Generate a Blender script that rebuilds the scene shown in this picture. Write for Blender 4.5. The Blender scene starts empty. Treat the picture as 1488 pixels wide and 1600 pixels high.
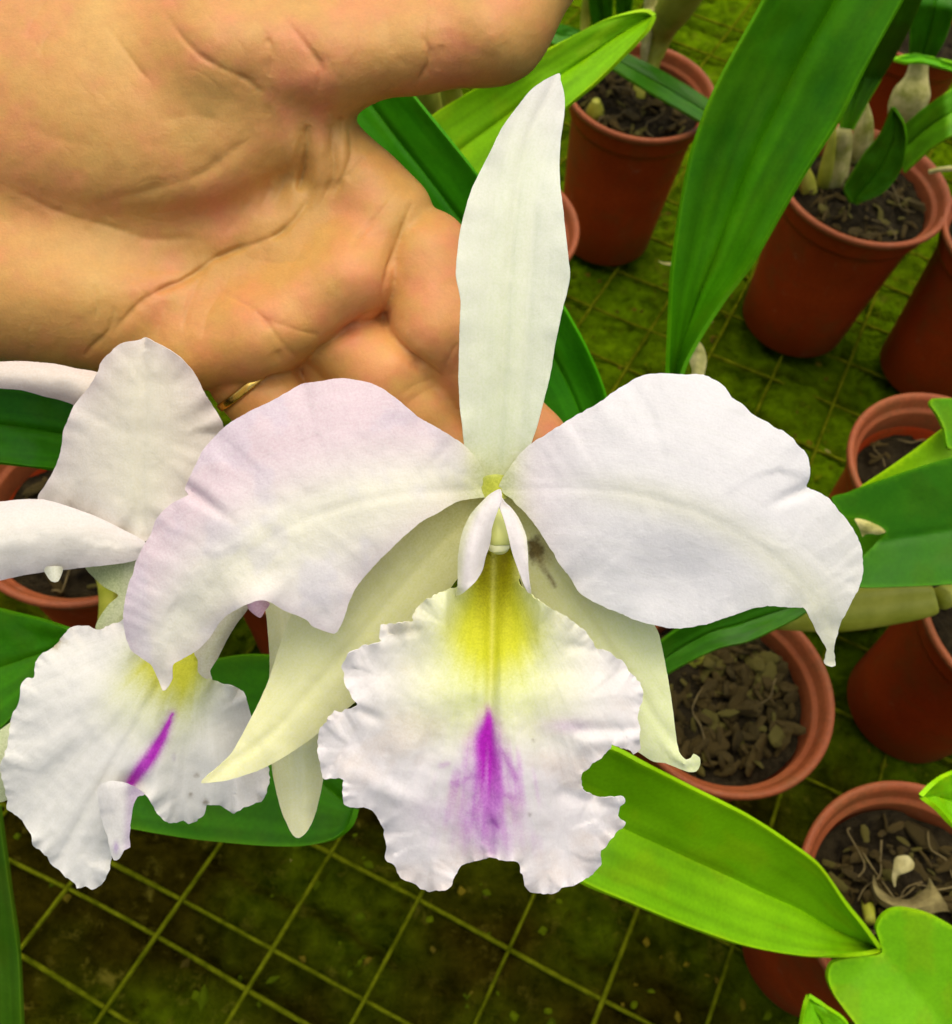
import bpy, math, random
import numpy as np
from mathutils import Matrix, Vector
from mathutils.geometry import delaunay_2d_cdt
random.seed(7); rng = np.random.RandomState(11)
sc = bpy.context.scene
C = sc.collection

# ------------------------------------------------------------------ camera
FPX = 1537.0                      # focal length in pixels of the 1488 x 1600 photograph
CAMH = 0.63
up_c = np.array([0.08, 0.504, 0.86]); up_c /= np.linalg.norm(up_c)
ex_c = np.array([1.0, 0, 0]) - up_c * up_c[0]; ex_c /= np.linalg.norm(ex_c)
ey_c = np.cross(up_c, ex_c)
RW = np.array([ex_c, ey_c, up_c])  # camera -> world
cd = bpy.data.cameras.new('camera'); cam = bpy.data.objects.new('camera', cd); C.objects.link(cam)
M = Matrix([list(r) for r in RW]).to_4x4(); M.translation = (0, 0, CAMH)
cam.matrix_world = M
cd.sensor_fit = 'VERTICAL'; cd.sensor_height = 24.0
cd.lens = 24.0 * FPX / 1600.0
cd.clip_start = 0.01; cd.clip_end = 50
cd.dof.use_dof = True; cd.dof.focus_distance = 0.213; cd.dof.aperture_fstop = 22.0
sc.camera = cam

# ------------------------------------------------------------------ sky, sun, exposure
SUN_EL, SUN_AZ = math.radians(78), math.radians(2)     # azimuth from +Y towards +X
w = bpy.data.worlds.new('World'); sc.world = w; w.use_nodes = True
nt = w.node_tree; nt.nodes.clear()
sky = nt.nodes.new('ShaderNodeTexSky'); sky.sky_type = 'NISHITA'; sky.sun_disc = False
sky.sun_elevation = SUN_EL; sky.sun_rotation = SUN_AZ
sky.air_density = 1.0; sky.dust_density = 6.0; sky.ozone_density = 0.6
bg = nt.nodes.new('ShaderNodeBackground'); bg.inputs['Strength'].default_value = 0.125
wo = nt.nodes.new('ShaderNodeOutputWorld')
nt.links.new(sky.outputs[0], bg.inputs[0]); nt.links.new(bg.outputs[0], wo.inputs[0])
sd = bpy.data.lights.new('sun', 'SUN'); sun = bpy.data.objects.new('sun', sd); C.objects.link(sun)
sd.energy = 1.5; sd.angle = math.radians(90); sd.color = (1.0, 0.925, 0.70)
dv = Vector((math.sin(SUN_AZ) * math.cos(SUN_EL), math.cos(SUN_AZ) * math.cos(SUN_EL), math.sin(SUN_EL)))
sun.rotation_euler = dv.to_track_quat('Z', 'Y').to_euler(); sun.location = (0, 0, 3)
vs = sc.view_settings; vs.view_transform = 'Standard'; vs.look = 'None'; vs.gamma = 1; vs.use_curve_mapping = False
vs.exposure = 0.50
sc.cycles.use_denoising = True
sc.cycles.use_adaptive_sampling = True; sc.cycles.adaptive_threshold = .02
sc.cycles.max_bounces = 6; sc.cycles.diffuse_bounces = 4; sc.cycles.transmission_bounces = 4
sc.cycles.caustics_reflective = False; sc.cycles.caustics_refractive = False
try: sc.cycles.denoiser = 'OPENIMAGEDENOISE'
except Exception: pass

# ------------------------------------------------------------------ helpers: space
def P(x, y, Z):
    """photo pixel + distance along the optical axis (m) -> world (arrays allowed)"""
    x = np.asarray(x, float); y = np.asarray(y, float); Z = np.asarray(Z, float)
    x, y, Z = np.broadcast_arrays(x, y, Z)
    c = np.stack([(x - 744) / FPX * Z, -(y - 800) / FPX * Z, -Z], -1)
    return c @ RW.T + np.array([0, 0, CAMH])
def G(x, y, z):
    """photo pixel -> world point on the level plane at height z"""
    d = RW @ np.array([(x - 744) / FPX, -(y - 800) / FPX, -1.0])
    t = (z - CAMH) / d[2]
    return d * t + np.array([0, 0, CAMH])
def zc(pts, s, ox, oy): return [(ox + a / s, oy + b / s) for a, b in pts]
def zplane(x, y, z):
    d = RW @ np.array([(x - 744) / FPX, -(y - 800) / FPX, -1.0]); return (z - CAMH) / d[2]

# ------------------------------------------------------------------ helpers: noise
def _h(i, j, seed):
    n = (i * 374761393 + j * 668265263 + seed * 1274126177) & 0x7fffffff
    n = ((n ^ (n >> 13)) * 1274126177) & 0x7fffffff
    return ((n ^ (n >> 16)) & 0xffff) / 65535.0 * 2 - 1
def vnoise(x, y, seed=0):
    x = np.asarray(x, float); y = np.asarray(y, float)
    i = np.floor(x).astype(np.int64); j = np.floor(y).astype(np.int64)
    fx = x - i; fy = y - j; fx = fx * fx * fx * (fx * (fx * 6 - 15) + 10); fy = fy * fy * fy * (fy * (fy * 6 - 15) + 10)
    a = _h(i, j, seed); b = _h(i + 1, j, seed); c = _h(i, j + 1, seed); d = _h(i + 1, j + 1, seed)
    return (a * (1 - fx) + b * fx) * (1 - fy) + (c * (1 - fx) + d * fx) * fy
def fbm(x, y, seed=0, o=4):
    r = 0; a = .5; x = np.asarray(x, float); y = np.asarray(y, float)
    for k in range(o):
        r = r + a * vnoise(x, y, seed + k * 17); x = x * 2.03 + 5.1; y = y * 2.03 + 1.7; a *= .5
    return r
def sstep(a, b, x):
    t = np.clip((x - a) / (b - a), 0, 1); return t * t * (3 - 2 * t)
def lerp(a, b, t):
    t = np.asarray(t)[..., None]; return np.asarray(a) * (1 - t) + np.asarray(b) * t

# ------------------------------------------------------------------ helpers: objects
def tag(o, label=None, cat=None, group=None, kind=None):
    if label: o['label'] = label
    if cat: o['category'] = cat
    if group: o['group'] = group
    if kind: o['kind'] = kind
    return o
def thing(name, loc, label, cat, group=None):
    o = bpy.data.objects.new(name, None); o.empty_display_size = .01
    C.objects.link(o); o.location = Vector([float(v) for v in loc]); return tag(o, label, cat, group)
def meshobj(name, V, Fc, mat, parent=None, col=None, uv=None, smooth=True, thick=0.0):
    """V in world coordinates; the mesh is stored relative to the parent's origin"""
    V = np.asarray(V, float)
    o0 = np.array(root_loc(parent)) if parent is not None else np.zeros(3)
    me = bpy.data.meshes.new(name)
    me.from_pydata((V - o0).tolist(), [], [list(map(int, f)) for f in Fc]); me.update()
    if smooth: me.polygons.foreach_set('use_smooth', [True] * len(me.polygons))
    if col is not None:
        at = me.color_attributes.new('pig', 'FLOAT_COLOR', 'POINT')
        cc = np.ones((len(V), 4)); cc[:, :3] = col; at.data.foreach_set('color', cc.ravel())
    if uv is not None:
        ul = me.uv_layers.new(name='flow'); li = np.zeros(len(me.loops), int); me.loops.foreach_get('vertex_index', li)
        ul.data.foreach_set('uv', np.asarray(uv)[li].ravel())
    me.materials.append(mat)
    ob = bpy.data.objects.new(name, me); C.objects.link(ob)
    if parent is not None: ob.parent = parent
    if thick:
        m = ob.modifiers.new('thickness', 'SOLIDIFY'); m.thickness = thick; m.offset = 0.0; m.use_even_offset = False
        e = ob.modifiers.new('crisp_edge', 'EDGE_SPLIT'); e.split_angle = math.radians(55)
    return ob
def root_loc(o):
    l = np.zeros(3)
    while o is not None: l = l + np.array(o.location); o = o.parent
    return l

# ------------------------------------------------------------------ helpers: materials
def newmat(name):
    m = bpy.data.materials.new(name); m.use_nodes = True
    nt = m.node_tree; b = nt.nodes['Principled BSDF']; return m, nt, b
def N(nt, t, **kw):
    n = nt.nodes.new(t)
    for k, v in kw.items():
        if k in n.inputs: n.inputs[k].default_value = v
        else: setattr(n, k, v)
    return n
def L(nt, a, b): nt.links.new(a, b)
def noise(nt, vec, scale, detail=3, rough=.55, lo=0.0, hi=1.0):
    n = N(nt, 'ShaderNodeTexNoise'); n.inputs['Scale'].default_value = scale; n.inputs['Detail'].default_value = detail; n.inputs['Roughness'].default_value = rough
    if vec is not None: L(nt, vec, n.inputs['Vector'])
    r = N(nt, 'ShaderNodeMapRange'); r.inputs['From Min'].default_value = lo; r.inputs['From Max'].default_value = hi
    L(nt, n.outputs['Fac'], r.inputs['Value']); return r.outputs[0]
def mixc(nt, f, a, b, mode='MIX'):
    n = N(nt, 'ShaderNodeMix', data_type='RGBA', blend_type=mode)
    if isinstance(f, (int, float)): n.inputs[0].default_value = f
    else: L(nt, f, n.inputs[0])
    for i, v in ((6, a), (7, b)):
        if isinstance(v, tuple): n.inputs[i].default_value = (*v, 1) if len(v) == 3 else v
        else: L(nt, v, n.inputs[i])
    return n.outputs[2]
def math_(nt, op, a, b=None):
    n = N(nt, 'ShaderNodeMath', operation=op)
    for i, v in ((0, a), (1, b)):
        if v is None: continue
        if isinstance(v, (int, float)): n.inputs[i].default_value = v
        else: L(nt, v, n.inputs[i])
    return n.outputs[0]
def bump(nt, b, h, strength, dist, prev=None):
    n = N(nt, 'ShaderNodeBump'); n.inputs['Strength'].default_value = strength; n.inputs['Distance'].default_value = dist
    L(nt, h, n.inputs['Height'])
    if prev is not None: L(nt, prev, n.inputs['Normal'])
    L(nt, n.outputs[0], b.inputs['Normal']); return n.outputs[0]
def sss(b, wgt, rad, scale):
    b.inputs['Subsurface Weight'].default_value = wgt; b.inputs['Subsurface Radius'].default_value = rad; b.inputs['Subsurface Scale'].default_value = scale

def mat_petal(name, grain=.6, vein=.06, veinscale=(2.0, 60.0)):
    m, nt, b = newmat(name)
    at = N(nt, 'ShaderNodeAttribute', attribute_name='pig'); tc = N(nt, 'ShaderNodeTexCoord'); uv = N(nt, 'ShaderNodeUVMap', uv_map='flow')
    g = noise(nt, tc.outputs['Object'], 1900, 2, .6, .3, .7)          # sparkling epidermis cells
    g2 = noise(nt, tc.outputs['Object'], 420, 3, .6, .3, .7)
    mp = N(nt, 'ShaderNodeMapping'); mp.inputs['Scale'].default_value = (veinscale[0], veinscale[1], 1); L(nt, uv.outputs[0], mp.inputs['Vector'])
    v = noise(nt, mp.outputs[0], 1.0, 3, .6, .3, .7)
    c = mixc(nt, .19, at.outputs['Color'], g, 'OVERLAY')
    c = mixc(nt, .06, c, g2, 'OVERLAY'); c = mixc(nt, .02, c, v, 'OVERLAY')
    mp2 = N(nt, 'ShaderNodeMapping'); mp2.inputs['Scale'].default_value = (2.6, veinscale[1] * .55, 1); L(nt, uv.outputs[0], mp2.inputs['Vector'])
    rn = noise(nt, mp2.outputs[0], 1.0, 2, .5, 0, 1)
    rg = N(nt, 'ShaderNodeMapRange'); rg.inputs['From Min'].default_value = .0; rg.inputs['From Max'].default_value = .035; rg.inputs['To Min'].default_value = 1.0; rg.inputs['To Max'].default_value = 0.0
    L(nt, math_(nt, 'ABSOLUTE', math_(nt, 'SUBTRACT', rn, .5)), rg.inputs['Value'])
    c = mixc(nt, math_(nt, 'MULTIPLY', rg.outputs[0], .15), c, mixc(nt, 1.0, c, (.86, .88, .80), 'MULTIPLY'))
    L(nt, c, b.inputs['Base Color'])
    b.inputs['Roughness'].default_value = .6; b.inputs['Specular IOR Level'].default_value = .25
    n1 = bump(nt, b, v, vein, .0003)
    hh = math_(nt, 'ADD', math_(nt, 'MULTIPLY', g, .5), g2)
    bump(nt, b, hh, grain, .0001, n1)
    # thin tissue lets light through
    tr = N(nt, 'ShaderNodeBsdfTranslucent'); L(nt, c, tr.inputs['Color'])
    mx = N(nt, 'ShaderNodeMixShader'); mx.inputs[0].default_value = .46; out = nt.nodes['Material Output']
    L(nt, b.outputs[0], mx.inputs[1]); L(nt, tr.outputs[0], mx.inputs[2]); L(nt, mx.outputs[0], out.inputs['Surface'])
    return m
def mat_leaf(name, c1, c2, rough=.38, sheen=.0):
    m, nt, b = newmat(name)
    at = N(nt, 'ShaderNodeAttribute', attribute_name='pig'); tc = N(nt, 'ShaderNodeTexCoord'); uv = N(nt, 'ShaderNodeUVMap', uv_map='flow')
    n1 = noise(nt, tc.outputs['Object'], 38, 4, .6, .3, .7)
    n2 = noise(nt, tc.outputs['Object'], 700, 2, .6, .3, .7)
    c = mixc(nt, n1, c1, c2); c = mixc(nt, 1.0, c, at.outputs['Color'], 'MULTIPLY'); c = mixc(nt, .08, c, n2, 'OVERLAY')
    L(nt, c, b.inputs['Base Color']); b.inputs['Roughness'].default_value = rough; b.inputs['Specular IOR Level'].default_value = .11
    rr = N(nt, 'ShaderNodeMapRange'); rr.inputs['To Min'].default_value = rough - .06; rr.inputs['To Max'].default_value = rough + .14; L(nt, n1, rr.inputs['Value']); L(nt, rr.outputs[0], b.inputs['Roughness'])
    mp = N(nt, 'ShaderNodeMapping'); mp.inputs['Scale'].default_value = (1.5, 40, 1); L(nt, uv.outputs[0], mp.inputs['Vector'])
    v = noise(nt, mp.outputs[0], 1.0, 2, .5, .3, .7)
    p = bump(nt, b, v, .05, .0004); bump(nt, b, n2, .08, .0002, p)
    return m
def mat_simple(name, c1, c2, scale=60, rough=.6, bs=.3, bd=.001, spec=.3, s2=None):
    m, nt, b = newmat(name); tc = N(nt, 'ShaderNodeTexCoord')
    n1 = noise(nt, tc.outputs['Object'], scale, 5, .6, .3, .7)
    L(nt, mixc(nt, n1, c1, c2), b.inputs['Base Color']); b.inputs['Roughness'].default_value = rough; b.inputs['Specular IOR Level'].default_value = spec
    n2 = noise(nt, tc.outputs['Object'], s2 or scale * 6, 4, .6, .3, .7); bump(nt, b, n2, bs, bd)
    return m

PET = mat_petal('petal_white'); LIP = mat_petal('lip_white', .45, .22, (3.0, 46.0)); SEP = mat_petal('sepal_cream', .4, .10, (2.0, 50.0))
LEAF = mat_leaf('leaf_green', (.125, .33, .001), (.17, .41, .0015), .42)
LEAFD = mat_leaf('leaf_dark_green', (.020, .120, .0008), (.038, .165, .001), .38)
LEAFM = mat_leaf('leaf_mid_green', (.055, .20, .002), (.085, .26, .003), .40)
BULB = mat_simple('pseudobulb_green', (.22, .25, .010), (.42, .41, .05), 60, .5, .10, .0006)
SHEATH = mat_simple('dry_sheath', (.20, .22, .02), (.70, .62, .26), 75, .75, .4, .0008, .05)
BARK = None

# ------------------------------------------------------------------ outlines -> surfaces
def spline(pts, step, closed=True):
    p = np.asarray(pts, float); n = len(p); out = []
    rngi = range(n) if closed else range(n - 1)
    for i in rngi:
        if closed: a, b, c, d = p[(i - 1) % n], p[i], p[(i + 1) % n], p[(i + 2) % n]
        else: a, b, c, d = p[max(i - 1, 0)], p[i], p[i + 1], p[min(i + 2, n - 1)]
        k = max(1, int(np.linalg.norm((c - b)[:2]) / step))
        t = (np.arange(k) / k)[:, None]
        tau = .4
        m1 = tau * (c - a); m2 = tau * (d - b)
        l = np.linalg.norm((c - b)[:2]) + 1e-9
        for mm in (m1, m2):
            q = np.linalg.norm(mm[:2])
            if q > l: mm *= l / q
        out.append((2 * t**3 - 3 * t**2 + 1) * b + (t**3 - 2 * t**2 + t) * m1 + (-2 * t**3 + 3 * t**2) * c + (t**3 - t**2) * m2)
    out = np.concatenate(out)
    if not closed: out = np.vstack([out, p[-1]])
    return out
def inside(px, py, poly):
    r = np.zeros(len(px), bool); n = len(poly)
    for i in range(n):
        x1, y1 = poly[i]; x2, y2 = poly[(i + 1) % n]
        if y1 == y2: continue
        c = ((y1 > py) != (y2 > py)) & (px < (x2 - x1) * (py - y1) / (y2 - y1) + x1); r ^= c
    return r
def dist_poly(px, py, poly, closed=True):
    """distance, arc position and side to the nearest point of a polyline"""
    best = np.full(len(px), 1e9); arc = np.zeros(len(px)); side = np.zeros(len(px)); acc = 0.0
    n = len(poly)
    for i in range(n if closed else n - 1):
        a = poly[i]; b = poly[(i + 1) % n]; e = b - a; l2 = e @ e
        if l2 < 1e-9: continue
        vx, vy = px - a[0], py - a[1]
        t = np.clip((vx * e[0] + vy * e[1]) / l2, 0, 1)
        d = np.hypot(vx - t * e[0], vy - t * e[1]); s = np.sign(e[0] * vy - e[1] * vx)
        m = d < best; best[m] = d[m]; l = math.sqrt(l2); arc[m] = (acc + t * l)[m]; side[m] = s[m]; acc += l
    return best, arc, side, acc
def patch(name, outline, rib, Z0, wfn, cfn, mat, parent, step=6.0, jag=0.0, thick=.0006, jseed=3, origin=None, edge_fine=4.0):
    """a petal or leaf: outline in photo pixels, real depth from wfn (pixels towards the viewer at distance Z0)"""
    ol = spline(outline, edge_fine)
    if jag:
        tg = np.roll(ol, -1, 0) - np.roll(ol, 1, 0); nn = np.stack([tg[:, 1], -tg[:, 0]], 1); nn /= np.linalg.norm(nn, axis=1)[:, None] + 1e-9
        s = np.cumsum(np.linalg.norm(np.roll(ol, -1, 0) - ol, axis=1))
        j = np.abs(vnoise(s / 11, s * 0 + jseed, jseed)) * 1.3 + .6 * vnoise(s / 5.0, s * 0, jseed + 1) + .8 * vnoise(s / 30, s * 0, jseed + 2)
        ol = ol + nn * (jag * j)[:, None]
    x0, y0 = ol.min(0); x1, y1 = ol.max(0)
    gy = np.arange(y0, y1, step * .866); pts = []
    for k, yy in enumerate(gy):
        xx = np.arange(x0 + (k % 2) * step / 2, x1, step); pts.append(np.stack([xx, np.full_like(xx, yy)], 1))
    g = np.concatenate(pts); g += (rng.rand(*g.shape) - .5) * step * .25
    g = g[inside(g[:, 0], g[:, 1], ol)]
    d, _, _, _ = dist_poly(g[:, 0], g[:, 1], ol); g = g[d > step * .55]
    allp = np.vstack([ol, g]); no = len(ol)
    vv, _, ff, _, _, _ = delaunay_2d_cdt([Vector(map(float, p)) for p in allp], [], [list(range(no))], 1, 1e-5)
    xy = np.array([[v[0], v[1]] for v in vv])
    ed, ea, _, el = dist_poly(xy[:, 0], xy[:, 1], ol)
    rb = spline(rib, 12, False); rd, ra, rs, rl = dist_poly(xy[:, 0], xy[:, 1], rb, False)
    q = dict(x=xy[:, 0], y=xy[:, 1], e=ed, ea=ea, t=ra / rl, s=rd * rs, rl=rl)
    wv = wfn(q); Z = Z0 - wv * Z0 / FPX
    V = P(q['x'], q['y'], Z)
    col = cfn(q); uvv = np.stack([q['t'] + .0 * q['s'], q['s'] / 400.0], 1)
    if 'uv' in q: uvv = q['uv']
    # consistent winding towards the viewer
    F2 = []
    for f in ff:
        a, b, c = xy[f[0]], xy[f[1]], xy[f[2]]
        F2.append(f if (b[0]-a[0])*(c[1]-a[1])-(b[1]-a[1])*(c[0]-a[0]) < 0 else f[::-1])
    return meshobj(name, V, F2, mat, parent, col, uvv, True, thick)

def leaf(name, Lp, Rp, Zs, mat, parent, fold=.004, tilt=0.0, arch=0.0, nu=44, nv=14, thick=.0018, edge=1.0, droop=0.0, tint=(1, 1, 1), seed=0):
    """strap leaf between two photo-space edges, running in depth from Zs[0] to Zs[-1]"""
    def resamp(p):
        s = spline(p, 4, False); l = np.r_[0, np.cumsum(np.linalg.norm(np.diff(s, axis=0), axis=1))]
        u = np.linspace(0, l[-1], nu); return np.stack([np.interp(u, l, s[:, 0]), np.interp(u, l, s[:, 1])], 1)
    A, B = resamp(Lp), resamp(Rp)
    u = np.linspace(0, 1, nu)[:, None]; v = np.linspace(-1, 1, nv * 2 + 1)[None, :]
    v = np.sign(v) * np.abs(v) ** .85
    X = A[:, :1] * (1 - v) / 2 + B[:, :1] * (1 + v) / 2; Y = A[:, 1:] * (1 - v) / 2 + B[:, 1:] * (1 + v) / 2
    Zc = np.interp(u[:, 0], np.linspace(0, 1, len(Zs)), Zs)[:, None]
    Zc = Zc + arch * np.sin(np.pi * u)
    wv = fold * np.abs(v) ** 1.25 - droop * np.abs(v) ** 4 - .0011 * np.exp(-(v / .05) ** 2) + tilt * v
    wv = wv + .0016 * fbm(u * 5 + seed, v * 1.2 + seed * 3.1, seed, 3)
    Zz = Zc - wv
    V = P(X, Y, Zz).reshape(-1, 3); nc = nv * 2 + 1
    Fc = []
    for i in range(nu - 1):
        for j in range(nc - 1):
            a = i * nc + j; Fc.append((a, a + 1, a + nc + 1, a + nc))
    ev = np.broadcast_to(np.abs(v), X.shape).ravel(); uu = np.broadcast_to(u, X.shape).ravel(); vv2 = np.broadcast_to(v, X.shape).ravel()
    col = np.ones((len(V), 3)) * np.array(tint)
    col = lerp(col, np.array([2.6, 1.9, 2.2]) * np.array(tint), (ev > .975) * .55 * edge)
    col = lerp(col, np.array([1.35, 1.22, 1.1]) * np.array(tint), np.exp(-(vv2 / .06) ** 2) * .5)
    stk = vnoise(vv2 * 9 + seed * 5, uu * 1.6, seed + 40) * .15 + vnoise(vv2 * 26, uu * 2.5, seed + 41) * .08 + .22 * fbm(uu * 4 + seed, vv2 * 1.5, seed + 42, 4); col = col * (1 + stk)[:, None]
    col = lerp(col, col * np.array([1.35, 1.25, 1.0]), np.exp(-((vv2 - .22) / .16) ** 2) * .5)
    blot = sstep(.12, .3, fbm(uu * 9 + seed * 2.3, vv2 * 2 + seed, 5 + seed, 4)); col = lerp(col, col * np.array([1.35, .95, .9]), blot * .4)
    return meshobj(name, V, Fc, mat, parent, col, np.stack([uu, vv2 * .5], 1), True, thick)

def tube(name, pts, mat, parent, seg=18, px=True, cap=True, ridges=0.0, step=10):
    """pts: (x, y, Z, radius in photo pixels) or world (x, y, z, r)"""
    p = np.asarray(pts, float)
    if px:
        Wd = P(p[:, 0], p[:, 1], p[:, 2]); r = p[:, 3] * p[:, 2] / FPX
    else: Wd = p[:, :3]; r = p[:, 3]
    n = max(8, step * (len(p) - 1)); q = []
    t = np.linspace(0, len(p) - 1, n)
    full = np.hstack([Wd, r[:, None]])
    for tt in t:
        i = min(int(tt), len(p) - 2); f = tt - i
        a, b, c, d = full[max(i - 1, 0)], full[i], full[i + 1], full[min(i + 2, len(p) - 1)]
        q.append(.5 * (2 * b + (c - a) * f + (2 * a - 5 * b + 4 * c - d) * f * f + (3 * b - 3 * c + d - a) * f**3))
    q = np.array(q); V = []; Fc = []
    ref = np.array([.3, .5, .8])
    for k in range(n):
        tg = q[min(k + 1, n - 1), :3] - q[max(k - 1, 0), :3]; tg /= np.linalg.norm(tg) + 1e-12
        a = np.cross(tg, ref); a /= np.linalg.norm(a) + 1e-12; b = np.cross(tg, a)
        for s in range(seg):
            an = 2 * math.pi * s / seg; rr = max(q[k, 3], 1e-5) * (1 + ridges * math.cos(an * 7 + k * .05))
            V.append(q[k, :3] + (a * math.cos(an) + b * math.sin(an)) * rr)
    for k in range(n - 1):
        for s in range(seg):
            Fc.append((k * seg + s, k * seg + (s + 1) % seg, (k + 1) * seg + (s + 1) % seg, (k + 1) * seg + s))
    if cap:
        V.append(q[0, :3]); V.append(q[-1, :3]); m = len(V)
        for s in range(seg):
            Fc.append((m - 2, (s + 1) % seg, s)); Fc.append((m - 1, (n - 1) * seg + s, (n - 1) * seg + (s + 1) % seg))
    return meshobj(name, V, Fc, mat, parent)
# ------------------------------------------------------------------ setting: mossy ground
def build_ground():
    m, nt, b = newmat('mossy_ground'); tc = N(nt, 'ShaderNodeTexCoord'); o = tc.outputs['Object']
    at = N(nt, 'ShaderNodeAttribute', attribute_name='pig'); sp = N(nt, 'ShaderNodeSeparateColor'); L(nt, at.outputs['Color'], sp.inputs[0])
    f1 = noise(nt, o, 70, 6, .65, .3, .7); f2 = noise(nt, o, 300, 4, .65, .3, .7); f3 = noise(nt, o, 24, 4, .6, .35, .65)
    soil = mixc(nt, f1, (.006, .005, .0002), (.036, .029, .0015))
    moss = mixc(nt, f1, (.012, .036, .0003), (.125, .235, .001)); moss = mixc(nt, math_(nt, 'MULTIPLY', f2, .4), moss, (.12, .19, .004))
    c = mixc(nt, sp.outputs[0], soil, moss)
    deb = math_(nt, 'MULTIPLY', noise(nt, o, 58, 6, .75, .56, .70), .7)
    c = mixc(nt, math_(nt, 'MULTIPLY', deb, sp.outputs[1]), c, (.15, .13, .015))
    L(nt, c, b.inputs['Base Color']); b.inputs['Roughness'].default_value = .9; b.inputs['Specular IOR Level'].default_value = .0
    h = math_(nt, 'ADD', math_(nt, 'MULTIPLY', f2, .5), f1); bump(nt, b, h, .9, .004)
    xs = np.arange(-.95, 1.15, .0042); ys = np.arange(-.35, 1.55, .0042); X, Y = np.meshgrid(xs, ys)
    A = math.radians(-25); U = X * math.cos(A) + Y * math.sin(A); W = -X * math.sin(A) + Y * math.cos(A)
    # weathered slabs under the moss: long cracks roughly along the wires
    cr = np.abs(((W + .012 * fbm(U * 14, W * 14, 5)) / .054 + .37) % 1 - .5); crack = sstep(.10, .0, cr) * sstep(-.25, .15, fbm(U * 9, W * 9, 41))
    cr2 = np.abs(fbm(U * 12, W * 30, 9, 4)); crack2 = sstep(.035, .0, cr2)
    z = -.0045 + .011 * fbm(X * 16, Y * 16, 2, 5) + .004 * fbm(X * 90, Y * 90, 8, 3) - .010 * crack - .005 * crack2
    z = np.minimum(z, .0016)
    mossy = np.clip(.52 + .75 * fbm(X * 7, Y * 7, 21, 4) + .85 * sstep(.2, .55, Y + .35 * X) - .46, 0, 1) * (1 - .75 * crack) * (1 - .5 * crack2)
    debr = np.clip(.35 + .9 * fbm(X * 6, Y * 6, 33, 3) + .25 * (1 - sstep(.1, .4, Y)), 0, 1)
    V = np.stack([X, Y, z], -1).reshape(-1, 3); nc = len(xs); i = np.arange(len(ys) - 1)[:, None] * nc + np.arange(nc - 1)[None]
    Fc = np.stack([i, i + 1, i + nc + 1, i + nc], -1).reshape(-1, 4)
    col = np.stack([mossy, debr, mossy * 0], -1).reshape(-1, 3)
    g = meshobj('ground', V, Fc.tolist(), m, None, col); tag(g, kind='structure')
    # moss tufts and crumbs lying on it, too many to count
    V = []; Fc = []; K = []
    base = [(1, 0, 0), (-1, 0, 0), (0, 1, 0), (0, -1, 0), (0, 0, 1), (.5, .5, .6), (-.5, .5, .55), (.4, -.6, .6), (-.6, -.4, .5)]
    tri = [(0, 5, 7), (0, 2, 5), (2, 6, 5), (2, 1, 6), (1, 8, 6), (1, 3, 8), (3, 7, 8), (3, 0, 7), (5, 6, 4), (6, 8, 4), (8, 7, 4), (7, 5, 4)]
    r2 = np.random.RandomState(5); CX = r2.uniform(-.5, .75, 3800); CY = r2.uniform(-.05, 1.1, 3800); CN = fbm(CX * 9, CY * 9, 77)
    for k in range(3800):
        x = CX[k]; y = CY[k]
        if CN[k] < -.05 + .1 * r2.rand(): continue
        s = r2.uniform(.0010, .0034) * (1 + 1.1 * (r2.rand() > .95)); o = len(V)
        ix = int((x + .95) / .0042); iy = int((y + .35) / .0042); zz = z[iy, ix]
        ca, sa = math.cos(k), math.sin(k); el = r2.uniform(.6, 1.8)
        for p in base:
            px, py, pz = (p[0] * el + r2.uniform(-.3, .3)), p[1] + r2.uniform(-.3, .3), p[2] * r2.uniform(.5, 1)
            V.append((x + s * (px * ca - py * sa), y + s * (px * sa + py * ca), zz + s * pz * .8 - .0004))
        t = r2.rand(); cc = (.04 + .04 * t, .06 + .05 * t, .002) if r2.rand() < .6 else ((.045 + .07 * t, .036 + .055 * t, .006))
        if t > .985: cc = (.22, .19, .05)
        K += [cc] * 9; Fc += [(a + o, b_ + o, c_ + o) for a, b_, c_ in tri]
    m2, nt, b = newmat('moss_crumbs'); at = N(nt, 'ShaderNodeAttribute', attribute_name='pig'); L(nt, at.outputs['Color'], b.inputs['Base Color']); b.inputs['Roughness'].default_value = .9; b.inputs['Specular IOR Level'].default_value = 0
    s = meshobj('moss_crumbs', V, Fc, m2, None, np.array(K)); tag(s, 'moss tufts and plant crumbs scattered over the dark ground', 'moss', kind='stuff')
    return z
GZ = build_ground()

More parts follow.
